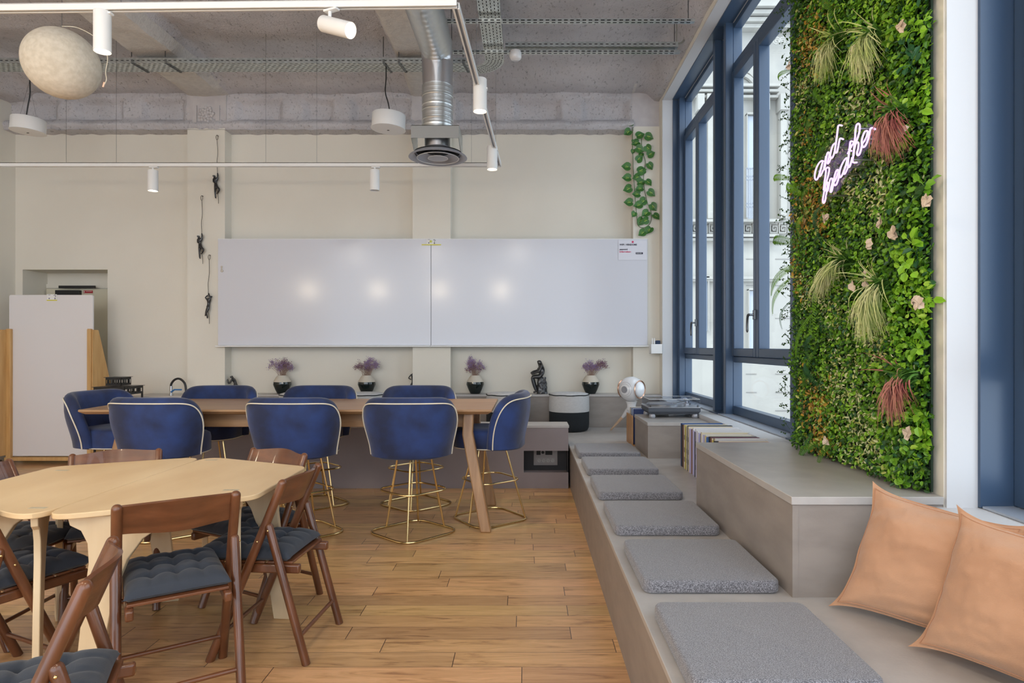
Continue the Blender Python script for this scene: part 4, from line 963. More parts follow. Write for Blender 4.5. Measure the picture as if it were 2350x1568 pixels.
# ------------------------------------------------------------------ ivy on the right pilaster
def ivy():
    t = thing('hanging_ivy', 'artificial ivy garland hanging in a loop on the right pilaster above the whiteboard', 'plant')
    Y = YP-.012; s = 5.6
    def w(x, y, d=0): p = at(1420+x/s, 270+y/s, Y); p.y -= d; return p
    P = [w(180, 60), w(175, 300), w(180, 480), w(188, 700), w(200, 900), w(215, 1100), w(235, 1310), w(240, 1370), w(280, 1410), w(340, 1412), w(395, 1370), w(420, 1290), w(410, 1190), w(370, 1100), w(335, 950), w(318, 800), w(330, 680), w(342, 560), w(300, 420), w(290, 260), w(270, 205)]
    MB().tube(catmull(P, 5), .0035, 6).build('vine_stem', MAT('ivy_stem', (.10, .16, .06), .6), t)
    L = [(165, 90, 200, .6), (125, 185, 215, 1), (245, 250, 20, 1.1), (235, 325, 200, 1), (360, 250, -20, 1.1), (240, 410, -25, 1.1), (185, 300, 260, .5), (180, 430, 260, .6), (355, 395, -50, 1), (290, 475, 240, .7), (388, 488, 25, 1), (240, 555, 40, 1), (385, 610, -55, 1), (115, 640, 175, 1.1), (260, 700, 15, 1.15), (315, 705, 60, .6), (245, 765, 200, 1), (120, 785, 180, 1.1), (262, 840, 5, 1.1), (360, 830, -50, 1), (280, 920, 190, 1), (135, 910, 200, 1.1), (243, 990, 180, 1), (388, 968, -35, 1.1), (320, 1070, 215, 1.1), (145, 1095, 180, 1.1), (265, 1130, 190, 1.1), (425, 1135, -50, 1.1), (195, 1235, 240, .8), (355, 1230, 215, 1.1), (460, 1262, -45, 1), (290, 1320, 240, 1.1), (350, 1325, 200, 1), (395, 1435, 235, 1.1), (312, 1475, 215, 1)]
    prof = [(-.02, 0), (-.030, .018), (-.022, .036), (0, .047), (.022, .046), (.042, .032), (.058, .014), (.074, 0)]
    proto = MB(); mid = [(x, 0, 0) for x in (-.01, .02, .05, .074)]
    n_ = len(prof); vs = [(x, y, .010*abs(y)/.047*1.2) for x, y in prof]+[(x, -y, .010*abs(y)/.047*1.2) for x, y in prof[1:-1]]
    lf = MB(); lf.k = 0
    up = list(range(n_)); dn = [0]+list(range(n_, n_+n_-2))+[n_-1]
    lf.v = [Vector(v) for v in vs]+[Vector((x, 0, -.004)) for x in (.0, .03)]; a0, a1 = len(vs), len(vs)+1
    for seq_ in (up, dn):
        for i in range(n_-1):
            q = a0 if i < 3 else a1; lf.f.append((seq_[i], seq_[i+1], q)); lf.mi.append(0)
        lf.f.append((seq_[3], a0, a1)); lf.mi.append(0)
    lf.k = 1; lf.add([(-.005, .006, .004), (.030, .011, .0045), (.036, .004, .004), (.0, -.003, .004)], [(0, 1, 2, 3)]); lf.add([(.0, -.006, .004), (.026, -.014, .005), (.030, -.008, .004)], [(0, 1, 2)])
    lo = None; m_y = MAT('ivy_variegation', (.30, .46, .08), .5); m_g = MAT('ivy_green', (.03, .125, .022), .4, col2=(.06, .19, .035), vs=20.)
    for i, (x, y, ang, sc) in enumerate(L):
        if lo is None: lo = lf.build('leaf', [m_g, m_y], t, flat=True); o = lo
        else: o = lo.copy(); COL.objects.link(o); o.parent = t
        p = w(x, y, .012+.012*(i % 3)); a = math.radians(ang)
        o.matrix_basis = Matrix.Translation(p) @ Matrix.Rotation(-PI/2+RN.uniform(-.25, .25), 4, 'X').inverted() @ Matrix.Rotation(a, 4, 'Z') @ Matrix.Rotation(RN.uniform(-.3, .3), 4, 'X') @ Matrix.Scale(sc*.95, 4)
ivy()
# ------------------------------------------------------------------ ceiling services
m_tray = m_galv
def slotted(mb_plate, mb_holes, O, ax, ay, L, Wd, nr, pitch, hole, off=.0012):
    O, ax, ay = Vector(O), Vector(ax).normalized(), Vector(ay).normalized(); nz_ = ax.cross(ay)
    def q(mb, a0, b0, a1, b1, d): mb.add([O+ax*a0+ay*b0+nz_*d, O+ax*a1+ay*b0+nz_*d, O+ax*a1+ay*b1+nz_*d, O+ax*a0+ay*b1+nz_*d], [(0, 1, 2, 3)])
    q(mb_plate, 0, 0, L, Wd, 0)
    for r in range(nr):
        b = Wd*(r+.5)/nr; k = (r % 2)*.5
        while k*pitch+hole < L:
            for d in (off, -off): q(mb_holes, k*pitch, b-.0035, k*pitch+hole, b+.0035, d)
            k += 1
def tray(lab, O, ax, ay, L, Wd, side=.05, sides=(1, 1)):
    t = thing('cable_tray', lab, 'cable tray'); a = MB(); hh = MB()
    O, ax, ay = Vector(O), Vector(ax).normalized(), Vector(ay).normalized()
    slotted(a, hh, O, ax, ay, L, Wd, 6, .05, .026)
    if sides[0]: slotted(a, hh, O, ax, (0, 0, 1), L, side, 1, .05, .026)
    if sides[1]: slotted(a, hh, O+ay*Wd, ax, (0, 0, 1), L, side, 1, .05, .026)
    a.build('perforated_sheet', m_tray, t, flat=True); hh.build('slots', m_dark, t, flat=True); return t
ZT = EYE+2.69
t1 = tray('long perforated cable tray running across under the ceiling beams', (-5.7, 6.09, ZT), (1, 0, 0), (0, 1, 0), 5.18, .20)
for px in (305, 382, 880, 915, 1062):
    x = (px-VX)*6.1/F; cl = MB()
    for dx in (0, .012): cl.tube([(x+dx, 6.075, ZT+.03), (x+dx, 6.078, ZT-.008), (x+dx+.03, 6.29, ZT-.008), (x+dx+.03, 6.30, ZT+.03)], .0035, 5)
    cl.rod((x+.006, 6.07, ZT+.05), (x+.006, 6.07, 4.20), .005, 6); cl.build('hanger_clip', m_dchrome, t1)
t2 = tray('short perforated cable tray running towards the viewer beside the air duct', (-.385, 6.02, ZT+.0), (0, -1, 0), (1, 0, 0), 2.7, .18)
# curved corner
cp = MB(); ch_ = MB(); cx, cy = -.53, 6.02
N_ = 14
for i in range(N_):
    a, b = -PI/2*0+PI/2*i/N_, PI/2*(i+1)/N_
    def pt(r, an, z=0): return Vector((cx+r*math.cos(an), 6.02-.0+ (r*math.sin(an)), ZT+z))
    cp.add([pt(.145, a), pt(.325, a), pt(.325, b), pt(.145, b)], [(0, 1, 2, 3)]); cp.add([pt(.325, a), pt(.325, b), pt(.325, b, .05), pt(.325, a, .05)], [(0, 1, 2, 3)])
    for r in (.18, .21, .24, .27, .30):
        for d in (-.0012, ): m_ = (a+b)/2; ch_.add([pt(r-.004, m_-.03, d), pt(r+.004, m_-.03, d), pt(r+.004, m_+.03, d), pt(r-.004, m_+.03, d)], [(0, 1, 2, 3)])
cp.build('curved_corner', m_tray, t2, flat=True); ch_.build('corner_slots', m_dark, t2, flat=True)
def strut(lab, y, x0, x1, z, w_=.04, h_=.024):
    t = thing('support_rail', lab, 'support rail'); a = MB(); hh = MB()
    a.box(x0, y, z, x1, y+w_, z+h_); k = x0+.02
    while k < x1-.04:
        hh.box(k, y-.001, z+.007, k+.03, y, z+.015); hh.box(k, y+.012, z-.001, k+.03, y+.024, z); k += .05
    a.build('channel', m_tray, t); hh.build('slots', m_dark, t, flat=True)
    rd = MB()
    for xx in (x0+.05, x1-.05): rd.rod((xx, y+.02, z+h_), (xx, y+.02, 4.2), .004, 6)
    rd.build('threaded_rods', m_dchrome, t); return t
strut('slotted steel rail hung nearest the viewer, crossing above the track corner', 5.21, -.66, 1.375, EYE+2.64)
strut('slotted steel rail hung farther back, under the short wire channel', 5.76, -.72, 1.39, EYE+2.64)
t = tray('narrow perforated wire channel lying on the farther support rail', (-.185, 5.745, EYE+2.685), (1, 0, 0), (0, 1, 0), 1.55, .075, .045)
MB().tube(catmull([(1.34, 5.76, EYE+2.72), (1.40, 5.77, EYE+2.73), (1.45, 5.78, EYE+2.80), (1.462, 5.80, EYE+2.87)], 5), .009, 8).tube([(1.36, 5.78, EYE+2.70), (1.36, 5.78, EYE+2.93)], .004, 5).build('cable_end', MAT('grey_cable', (.25, .25, .22), .6), t)
o = thing('smoke_detector', 'small white smoke detector under the farther support rail', 'detector', at(1183, 118, 5.78))
MB().lathe([(.0, -.078), (.04, -.076), (.054, -.06), (.056, -.02), (.05, .0), (.0, .0)], 28).build('housing', m_whitepl, o, ang=60)

# spiral air duct
XD, YD = -.748, 5.42; ZD = EYE+2.50; RD = .124
t = thing('air_duct', 'spiral steel air duct bending down to a round ceiling diffuser', 'duct')
def rib(P, r0, seg=40):
    mb = MB(); mb.tube(P, r0, seg, cap=False); return mb
n1 = 150; P = []; rr = []
for i in range(n1):
    y = lerp(YD-.122, 2.6, i/(n1-1)); P.append((XD-.02*(i/n1), y, ZD)); rr.append(RD*1.10+(.0025 if i % 4 == 0 else 0))
rib(P, rr).build('spiral_duct', m_duct, t, ang=25)
P = [(XD, YD+RD*1.10*math.sin(a)-.10+ .10*math.sin(a), ZD-.10-RD+(RD+.10)*math.cos(a)) for a in [PI/2*k/16 for k in range(17)]]
elb = [Vector((XD, YD-.12, ZD))]+[Vector((XD, (YD-.12)+.12*math.sin(a), ZD-.12+.12*math.cos(a))) for a in [PI/2*k/10 for k in range(11)]]+[Vector((XD, YD, 3.44))]
MB().tube(elb, [RD*1.10]+[RD*1.06]*11+[RD*1.0], 36, cap=False).build('elbow', m_chrome, t, ang=60)
P = []; rr = []
zz = 3.46
seq_ = [0]*4
n2 = 70
for i in range(n2):
    z = lerp(3.46, 3.065, i/(n2-1)); f_ = i/(n2-1); P.append((XD, YD, z)); k = min(abs(f_-c_) for c_ in (.22, .42, .53, .73, .85)); rr.append(RD*1.05+(.0032 if k < .012 else (.0008 if i % 6 == 0 else 0)))
rib(P, rr).build('spiral_duct', m_duct, t, ang=25)
MB().lathe([(RD*.87, 2.93), (RD*.87, 3.07), (RD*1.03, 3.07)], 40, Matrix.Translation((XD, YD, 0)), False).build('neck', m_chrome, t)
bx = MB(); x0, x1 = XD-.20, XD+.195
bx.box(x0, YD-.14, 2.985, x1, YD-.135, 3.09)
bx.box(x0, YD-.14, 3.086, x1, YD+.16, 3.09)
bx.build('damper_front', MAT('dull_galvanised', (.30, .30, .29), .5, .5), t)
sd = MB()
for xx in (x0, x1-.004):
    M = Matrix.Translation((xx, 0, 0)) @ Matrix(((0, 0, 1, 0), (1, 0, 0, 0), (0, 1, 0, 0), (0, 0, 0, 1)))
    sd.prism([(YD-.135, 3.086), (YD-.135, 2.985), (YD+.13, 2.86), (YD+.17, 2.86), (YD+.17, 3.086)], 0, .004, M)
sd.build('damper_sides', m_galv, t)
DZ_ = EYE+1.60; M = Matrix.Translation((XD+.005, YD-.01, DZ_))
MB().lathe([(RD*.87, .07), (.14, .05), (.20, .022), (.242, -.004), (.246, -.012), (.236, -.016), (.21, -.004), (.19, .012)], 48, M, False).build('diffuser_ring', m_grey, t, ang=60)
MB().lathe([(.175, -.016), (.172, -.012), (.09, .03), (.02, .035)], 48, M, False).build('diffuser_cone', m_grey, t, ang=60)
MB().lathe([(.083, -.018), (.08, -.014), (.03, .012), (.0, .014)], 40, M).build('diffuser_core', m_grey, t, ang=60)
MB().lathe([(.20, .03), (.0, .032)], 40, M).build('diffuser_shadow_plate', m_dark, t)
rg = MB()
for r in (.175, .083): rg.tube([M @ Vector((r*math.cos(2*PI*k/48), r*math.sin(2*PI*k/48), -.017)) for k in range(48)], .0022, 5, closed=True)
rg.build('diffuser_edge', m_white, t)

# lighting track
ZR = EYE+1.71; YT = 6.05
def track(lab, a, b, wires):
    t = thing('light_track', lab, 'light track'); a, b = Vector(a), Vector(b); d = (b-a).normalized(); L = (b-a).length
    M = frame(a, d); h_ = .0175
    k = MB(); k.box(0, -h_, -h_, L, -h_+.006, h_, M); k.box(0, h_-.006, -h_, L, h_, h_, M); k.box(0, -h_, h_-.005, L, h_, h_, M); k.box(0, -h_+.006, -h_, L, -h_+.010, -h_+.004, M); k.box(0, h_-.010, -h_, L, h_-.006, -h_+.004, M)
    k.build('track_body', m_white, t)
    MB().box(0, -h_+.006, -h_+.012, L, h_-.006, -h_+.014, M).build('track_groove', m_grey, t)
    wr = MB()
    for s in wires: p = a+d*s; wr.tube([p+Vector((0, 0, h_)), (p.x, p.y, 4.22)], .0014, 4)
    if wires: wr.build('suspension_wires', m_dchrome, t)
    return t
xr = (1146-VX)*YT/F
track('white light track spanning the room in front of the back wall', (-5.0, YT, ZR), (xr+.017, YT, ZR), [(px-VX)*YT/F+5.0 for px in (152, 267, 610, 727, 1082)])
track('white light track slanting from the back corner towards the viewer', (xr, YT-.018, ZR), (-.352, 3.22, ZR), [.4, 1.9])
track('white light track along the top edge of the picture', (-2.75, 3.26, ZR+.006), (-.345, 3.20, ZR), [.7, 1.9])
m_rim = m_whitepl
def spot(px, py, Y, lab, L=.20, tilt=None, on=True, stem=.03, yaw=0, r=.045, back=0):
    p = at(px, py, Y)                    # top centre of the cylinder
    t = thing('track_spotlight', lab, 'spotlight', p, yaw, 'white cylinder spotlights on the tracks')
    M = Matrix.Rotation(tilt or 0, 4, 'Y') @ Matrix.Translation((0, 0, back))
    MB().lathe([(r*.96, -.002), (r, -.006), (r, -L), (r*.97, -L-.001), (r*.86, -L+.004)], 36, M, False).build('lamp_cylinder', m_white, t, ang=50)
    MB().lathe([(r*.96, -.002), (0, -.001)], 36, M).build('lamp_cap', m_white, t)
    MB().lathe([(r*.84, -L+.012), (r*.5, -L+.010), (0, -L+.009)], 28, M).build('lens', m_bulb if on else m_white, t)
    z1 = ZR-p.z-.018
    MB().rod((0, 0, -.004 if not tilt else -.02), (0, 0, z1), .009, 10).build('stem', m_white, t)
    MB().box(-.03, -.016, z1-.012, .05, .016, z1-.001).build('track_adapter', m_white, t, bevel=.002)
    if on:
        ld = bpy.data.lights.new('spot_lamp', 'SPOT'); ld.energy = 26; ld.color = (1, .80, .56); ld.spot_size = math.radians(75); ld.spot_blend = .8; ld.shadow_soft_size = .03
        lo = bpy.data.objects.new('spot_lamp', ld); COL.objects.link(lo); lo.parent = t
        lo.matrix_local = M @ Matrix.Translation((0, 0, -L-.006))
    return t
spot(235, 26, 3.25, 'white track spotlight beside the round felt lamp, pointing down', .205, r=.040)
spot(757, 58, 3.22, 'white track spotlight tilted sideways at the top of the picture', .19, -math.radians(68), stem=.1, yaw=-math.radians(24), r=.040, back=.05)
sp = bpy.data.objects[-1] if False else None
spot(1101.5, 181, 4.20, 'white track spotlight on the slanting track, nearer the viewer', .215)
spot(1129.5, 336, 5.52, 'white track spotlight on the slanting track, near the back corner', .20)
spot(351, 391, YT, 'white track spotlight left on the back track, lit and pointing at the wall', .195)
spot(860, 390, YT, 'white track spotlight right on the back track, facing away unlit', .195, on=False)

def drum(px, py, Y, dia, cable, lab):
    b = at(px, py, Y); h_ = dia*.45
    t = thing('drum_speaker', lab, 'hanging speaker', b, 0, 'white drums hanging from the ceiling'); r = dia/2
    M = Matrix.Rotation(.05, 4, 'Y')
    MB().lathe([(0, h_), (r-.004, h_), (r, h_-.004), (r, .004)], 48, M).build('drum_body', m_white, t, ang=50)
    MB().lathe([(r+.006, .004), (r+.007, 0), (r*.6, -.006), (0, -.008)], 48, M).build('bottom_disc', m_white, t, ang=50)
    MB().box(-.01, -.004, -.012, .01, .004, -.008).build('small_led', m_dark, t)
    MB().tube([Vector(c_) for c_ in catmull(cable, 5)], .006, 6).build('cable', m_black, t)
    w_ = MB()
    for dx in (-r*.6, r*.6): w_.tube([(dx, 0, h_), (cable[-1][0]*.6, cable[-1][1], cable[-1][2]*.8)], .001, 4)
    w_.build('steel_wires', m_dchrome, t); return t
drum(891, 297, 6.12, .315, [(.02, 0, .13), (0, 0, .25), (-.03, .01, .36), (-.025, .02, .50), (-.03, .04, .65)], 'white drum speaker hanging in front of the middle of the back wall')
drum(64, 303, 6.2, .285, [(-.02, 0, .12), (.0, 0, .25), (.02, .0, .36), (.02, .0, .48), (.02, .0, .60)], 'white drum speaker hanging at the left edge below the round felt lamp')

# egg shaped felt lamp
c = at(142, 146, 3.95); t = thing('globe_pendant', 'large round pale felt pendant lamp at the top left', 'pendant lamp', c)
M = Matrix.Rotation(math.radians(38), 4, 'Y')
e = MB()
prof = []
for k in range(33):
    a = -PI/2+PI*k/32; z = math.sin(a); r = math.cos(a); prof.append((max(r*.206, .002), z*.213))
MB().lathe(prof, 56, M @ Matrix.Rotation(PI/2, 4, 'Y') @ Matrix.Identity(4)).build('felt_shell', m_felt, t, ang=80)
sm_ = MB(); MM = M @ Matrix.Rotation(PI/2, 4, 'Y')
sm_.tube([Matrix.Rotation(math.radians(18), 4, 'Y') @ Vector((.2475*math.cos(a), .2175*math.sin(a), .03*math.cos(a)+.02)) for a in [PI+PI*k/30 for k in range(31)]], .0008, 4)
MB().rod((0, 0, .20), (0, 0, 4.2-c.z), .0018, 5).build('suspension_wire', m_dchrome, t)
MB().tube(catmull([(.255, 0, -.14), (.275, 0, -.10), (.27, 0, -.05), (.28, 0, .05), (.22, 0, .15), (.10, 0, .22), (0, 0, .23)], 5), .0025, 6).build('power_cord', m_cream, t)
MB().rod((.253, 0, -.145), (.262, 0, -.115), .006, 8).build('cord_connector', m_copper, t)

# ------------------------------------------------------------------ pillows
def pillow(lab, bl, br, tl, tr, puff, seed):
    bl, br, tl, tr = map(Vector, (bl, br, tl, tr)); nn = (br-bl).cross(tl-bl).normalized()
    if nn.x > 0: nn = -nn
    def f(u, v, s):
        U, W_ = 2*u-1, 2*v-1
        pinch_u = 1-.13*(1-abs(W_)**4.5)*abs(U)**1.5; pinch_v = 1-.13*(1-abs(U)**4.5)*abs(W_)**1.5
        uu = .5+.5*U*pinch_u; vv = .5+.5*W_*pinch_v
        p = bl.lerp(br, uu).lerp(tl.lerp(tr, uu), vv)
        ins = .035; q = max(0, 1-abs(U)/(1-ins*1.3))*max(0, 1-abs(W_)/(1-ins*1.3))
        h_ = puff*max(0, (1-abs(U/(1-ins))**2.6))**.62*max(0, (1-abs(W_/(1-ins))**2.6))**.62 if max(abs(U), abs(W_)) < 1-ins else 0
        h_ += h_*.22*NZ(u*2.2+seed, v*2.2, 1)+(.012*NZ(u*3+seed, v*4+u*2, 2)+.007*NZ(u*4+v*3+seed, v*11-u*4, 4)+.0025*NZ(u*22, v*18+seed, 6))*min(1, h_/.03)
        wave = .014*NZ(u*5+seed, v*5, 9)*(max(abs(U), abs(W_))**4)
        return p+nn*(s*max(h_, 0)+wave+(.003 if s > 0 else -.003))
    mb = MB(); mb.grid(lambda u, v: f(u, v, 1), 72, 72); mb.grid(lambda u, v: f(u, v, -.75), 40, 40)
    for e_ in range(4):
        mb.grid(lambda u, v: (f(u, 0, 1) if v < .5 else f(u, 0, -.75)) if e_ == 0 else (f(u, 1, 1) if v < .5 else f(u, 1, -.75)) if e_ == 1 else (f(0, u, 1) if v < .5 else f(0, u, -.75)) if e_ == 2 else (f(1, u, 1) if v < .5 else f(1, u, -.75)), 72, 1)
    o = thing('linen_pillow', lab, 'pillow', bl); o2 = mb.build('pillow_body', m_pillow, None, ang=80); o2.data.transform(Matrix.Translation(-bl)); o2.parent = o
    st = MB(); 
    for uv0, uv1 in (((.035, .035), (.965, .035)), ((.035, .965), (.965, .965)), ((.035, .035), (.035, .965)), ((.965, .035), (.965, .965))):
        st.tube([f(lerp(uv0[0], uv1[0], k/40), lerp(uv0[1], uv1[1], k/40), 1)+nn*.001-bl for k in range(41)], .0016, 4)
    st.build('stitched_seam', MAT('peach_thread', (.50, .26, .15), .9) if 'peach_thread' not in bpy.data.materials else bpy.data.materials['peach_thread'], o)
pillow('peach linen pillow leaning in the corner against the large cabinet', (1.035, 2.19, .38), (1.39, 1.74, .38), (1.205, 2.225, .80), (1.42, 1.80, .765), .088, 1)
pillow('peach linen pillow in front of the corner one, cut by the right edge', (1.125, 1.885, .385), (1.42, 1.36, .39), (1.275, 1.895, .80), (1.44, 1.45, .78), .092, 5)
pillow('peach linen pillow of which only a corner shows at the bottom right', (1.085, 1.30, .39), (1.40, .90, .39), (1.075, 1.345, .61), (1.44, .98, .76), .07, 8)
# ------------------------------------------------------------------ plant wall
PW = thing('plant_wall', 'tall artificial plant wall with ferns and grasses mounted on the pier between the windows', 'plant wall')
g = MB(); gy0, gy1 = 2.315, 3.40
for k in range(28): g.box(1.462, lerp(gy0, gy1, k/27)-.003, .742, 1.470, lerp(gy0, gy1, k/27)+.003, 4.30)
for k in range(90): g.box(1.462, gy0, lerp(.745, 4.29, k/89)-.003, 1.470, gy1, lerp(.745, 4.29, k/89)+.003)
g.box(1.471, gy0+.02, .75, 1.483, gy1-.02, 4.30)
g.build('backing_grid', MAT('dark_green_grid', (.008, .025, .012), .8), PW)
def pw(px, py, X=1.375): p = onx(px, py, X); return p.y, p.z
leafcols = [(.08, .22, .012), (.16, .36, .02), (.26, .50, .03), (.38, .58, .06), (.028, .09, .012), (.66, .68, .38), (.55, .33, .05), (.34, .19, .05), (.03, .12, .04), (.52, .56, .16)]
m_leaf = []
for i, c_ in enumerate(leafcols):
    m, t_, o_ = nt('foliage_%s' % ('mid_green', 'green', 'bright_green', 'lime', 'dark_green', 'cream', 'orange', 'rust', 'deep_green', 'yellow_green')[i])
    p_ = N(t_, 'ShaderNodeBsdfPrincipled'); p_.inputs['Base Color'].default_value = c4(c_); p_.inputs['Roughness'].default_value = .42
    tr_ = N(t_, 'ShaderNodeBsdfTranslucent'); tr_.inputs['Color'].default_value = c4([min(1, v*1.3) for v in c_]); mx_ = N(t_, 'ShaderNodeMixShader'); mx_.inputs['Fac'].default_value = .25
    t_.links.new(p_.outputs[0], mx_.inputs[1]); t_.links.new(tr_.outputs[0], mx_.inputs[2]); t_.links.new(mx_.outputs[0], o_.inputs['Surface']); m_leaf.append(m)
def blobs(L): return [(pw(a, b), r) for a, b, r in L]
ORG = blobs([(1850, 90, .18), (1835, 300, .07), (1845, 470, .20), (1815, 600, .12), (1812, 640, .10), (1870, 500, .10), (1862, 930, .15), (1868, 1000, .13)])
CRM = blobs([(1960, 230, .10), (1990, 450, .14), (1935, 430, .10), (1895, 350, .10), (1985, 770, .14), (1905, 720, .13), (1925, 880, .19), (1960, 1000, .20), (1880, 700, .08), (1940, 250, .1), (1830, 200, .10), (1840, 680, .1), (1900, 640, .06)])
BRT = blobs([(2100, 950, .12), (2110, 850, .10), (2100, 200, .15), (2060, 720, .2), (2120, 600, .1), (1990, 60, .2)])
def wgt(B, y, z):
    w_ = 0
    for (by, bz), r in B:
        r *= .8; w_ = max(w_, math.exp(-((y-by)**2+(z-bz)**2)/(r*r)))
    return w_
rl = random.Random(5)
def bump(y, z):
    b = .075+.035*NZ(y*3, z*3, 0)+.02*NZ(y*8, z*8, 2)
    ed = min(1, (y-gy0+.01)/.08, (gy1+.02-y)/.06); return max(.012, b*max(.25, ed))
fol = MB(); crm = MB(); org = MB()
def leaf(mb, c, n, up, l, w_, fold=.25):
    n = n.normalized(); s = up.cross(n)
    if s.length < 1e-4: s = n.orthogonal()
    s.normalize(); u = n.cross(s)
    b = len(mb.v); a = c-u*l*.1
    e1 = n*l*fold*.4
    mb.v += [tuple(a), tuple(c+u*l*.18+s*w_*.46+e1), tuple(c+u*l*.66+s*w_*.44+e1), tuple(c+u*l-n*l*.10), tuple(c+u*l*.66-s*w_*.44+e1), tuple(c+u*l*.18-s*w_*.46+e1)]
    mb.f += [(b, b+1, b+2, b+3), (b, b+3, b+4, b+5)]; mb.mi += [mb.k]*2
NLEAF = 64000
for i in range(NLEAF):
    y = rl.uniform(gy0-.005, gy1+.02); z = rl.uniform(.745, 4.32)
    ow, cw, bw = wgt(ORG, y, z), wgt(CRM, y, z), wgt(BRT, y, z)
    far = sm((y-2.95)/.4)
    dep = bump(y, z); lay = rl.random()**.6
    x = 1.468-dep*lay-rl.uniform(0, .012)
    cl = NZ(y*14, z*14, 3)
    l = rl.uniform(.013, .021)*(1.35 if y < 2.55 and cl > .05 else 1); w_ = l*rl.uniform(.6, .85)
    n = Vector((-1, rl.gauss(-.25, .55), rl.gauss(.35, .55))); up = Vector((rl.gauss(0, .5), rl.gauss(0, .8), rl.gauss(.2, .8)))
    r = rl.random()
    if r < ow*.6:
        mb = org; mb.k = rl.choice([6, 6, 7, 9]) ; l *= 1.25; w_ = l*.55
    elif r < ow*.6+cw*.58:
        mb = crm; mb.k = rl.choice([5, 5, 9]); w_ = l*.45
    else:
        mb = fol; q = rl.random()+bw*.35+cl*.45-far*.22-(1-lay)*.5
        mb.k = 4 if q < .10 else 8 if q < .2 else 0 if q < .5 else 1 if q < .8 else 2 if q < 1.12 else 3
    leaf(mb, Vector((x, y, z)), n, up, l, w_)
# straggling twigs along the far edge, standing against the window
for i in range(330):
    z = rl.uniform(.76, 4.3); y = gy1-.01; x = 1.468-rl.uniform(.02, .10); p = Vector((x, y, z)); d = Vector((rl.gauss(-.15, .4), 1, rl.gauss(.2, .5))).normalized(); L_ = rl.uniform(.02, .075)
    fol.k = 4; fol.tube([p, p+d*L_], .0008, 3, cap=False)
    for k in range(6): leaf(fol, p+d*L_*(.4+.12*k), Vector((-1, rl.gauss(0, .6), rl.gauss(0, .6))), Vector((rl.gauss(0, 1), rl.gauss(0, 1), rl.gauss(0, 1))), .011, .008)
for mb, nm in ((fol, 'boxwood_foliage'), (crm, 'variegated_foliage'), (org, 'orange_foliage')):
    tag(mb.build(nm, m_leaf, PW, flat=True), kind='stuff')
# larger glossy leaves along the near edge
for i in range(46):
    z = rl.uniform(.80, 4.2); y = rl.uniform(gy0-.02, gy0+.10); mb = MB(); mb.k = 0; nl = rl.randint(4, 8)
    c = Vector((1.468-rl.uniform(.02, .08), y, z))
    for k in range(nl):
        d = Vector((rl.gauss(-.3, .4), rl.gauss(-.2, .8), rl.gauss(.1, .8))).normalized(); mb.tube([c, c+d*.03], .0012, 3, cap=False)
        leaf(mb, c+d*.03, Vector((-1, rl.gauss(-.3, .4), rl.gauss(.3, .4))), d, rl.uniform(.024, .040), rl.uniform(.020, .030), .3)
    mb.build('leaf_sprig', m_leaf[rl.choice([2, 2, 3, 1, 8, 4])], PW, flat=True)
# ferns
def fern(px, py, ang, L_, drop=.25, colr=1, X=1.36, out=.05):
    y, z = pw(px, py, X); c = Vector((X+.03, y, z)); a = math.radians(ang)
    d = Vector((0, -math.cos(a), math.sin(a)))          # ang measured in the picture, 0 = towards the near side
    P = []
    for k in range(15):
        t = k/14; P.append(c+d*L_*t+Vector((-out*math.sin(t*PI*.8), 0, -drop*L_*t*t)))
    mb = MB(); mb.k = 0; mb.tube(P, [.0014*(1-.6*k/14) for k in range(15)], 4, cap=False)
    for k in range(1, 31):
        t = k/31*.98; i = int(t*14); p = P[i].lerp(P[i+1], t*14-i); tn = (P[i+1]-P[i]).normalized(); s = tn.cross(Vector((1, 0, 0))).normalized()
        wl = L_*.115*math.sin(PI*min(1, (t+.10)*.95))**.8+.004
        for sg in (-1, 1):
            e = p+(s*sg*.95+tn*.35).normalized()*wl+Vector((.006, 0, -.1*wl)); q = tn*L_*.0068
            b = len(mb.v); mb.v += [tuple(p-q), tuple(p+q), tuple(p.lerp(e, .6)+q*1.0+Vector((-.002, 0, 0))), tuple(e), tuple(p.lerp(e, .6)-q*1.0)]
            mb.f += [(b, b+1, b+2, b+3, b+4)]; mb.mi.append(0)
    mb.build('fern_frond', m_leaf[colr], PW, flat=True)
for a in [(1812, 560, 150, .26), (1808, 610, 195, .24), (1830, 570, 75, .25), (1800, 640, 215, .2), (1870, 560, 80, .26), (1880, 600, 262, .28), (1900, 40, 95, .22), (1875, 430, 55, .28), (1862, 400, 40, .3), (1800, 410, 150, .16), (1880, 250, 100, .18),
          (1850, 720, 235, .2), (1862, 680, 35, .2), (1848, 850, 75, .28), (1858, 800, 255, .2), (1868, 760, 20, .24), (1872, 900, 120, .25), (1850, 990, 250, .28), (1865, 1020, 200, .16), (1900, 1010, 235, .17), (1805, 160, 170, .10), (1802, 690, 250, .12), (1845, 340, 60, .26), (1830, 450, 130, .2), (1835, 500, 60, .25)]:
    fern(*a, drop=.35, colr=rl.choice([0, 1, 1, 8, 0]))
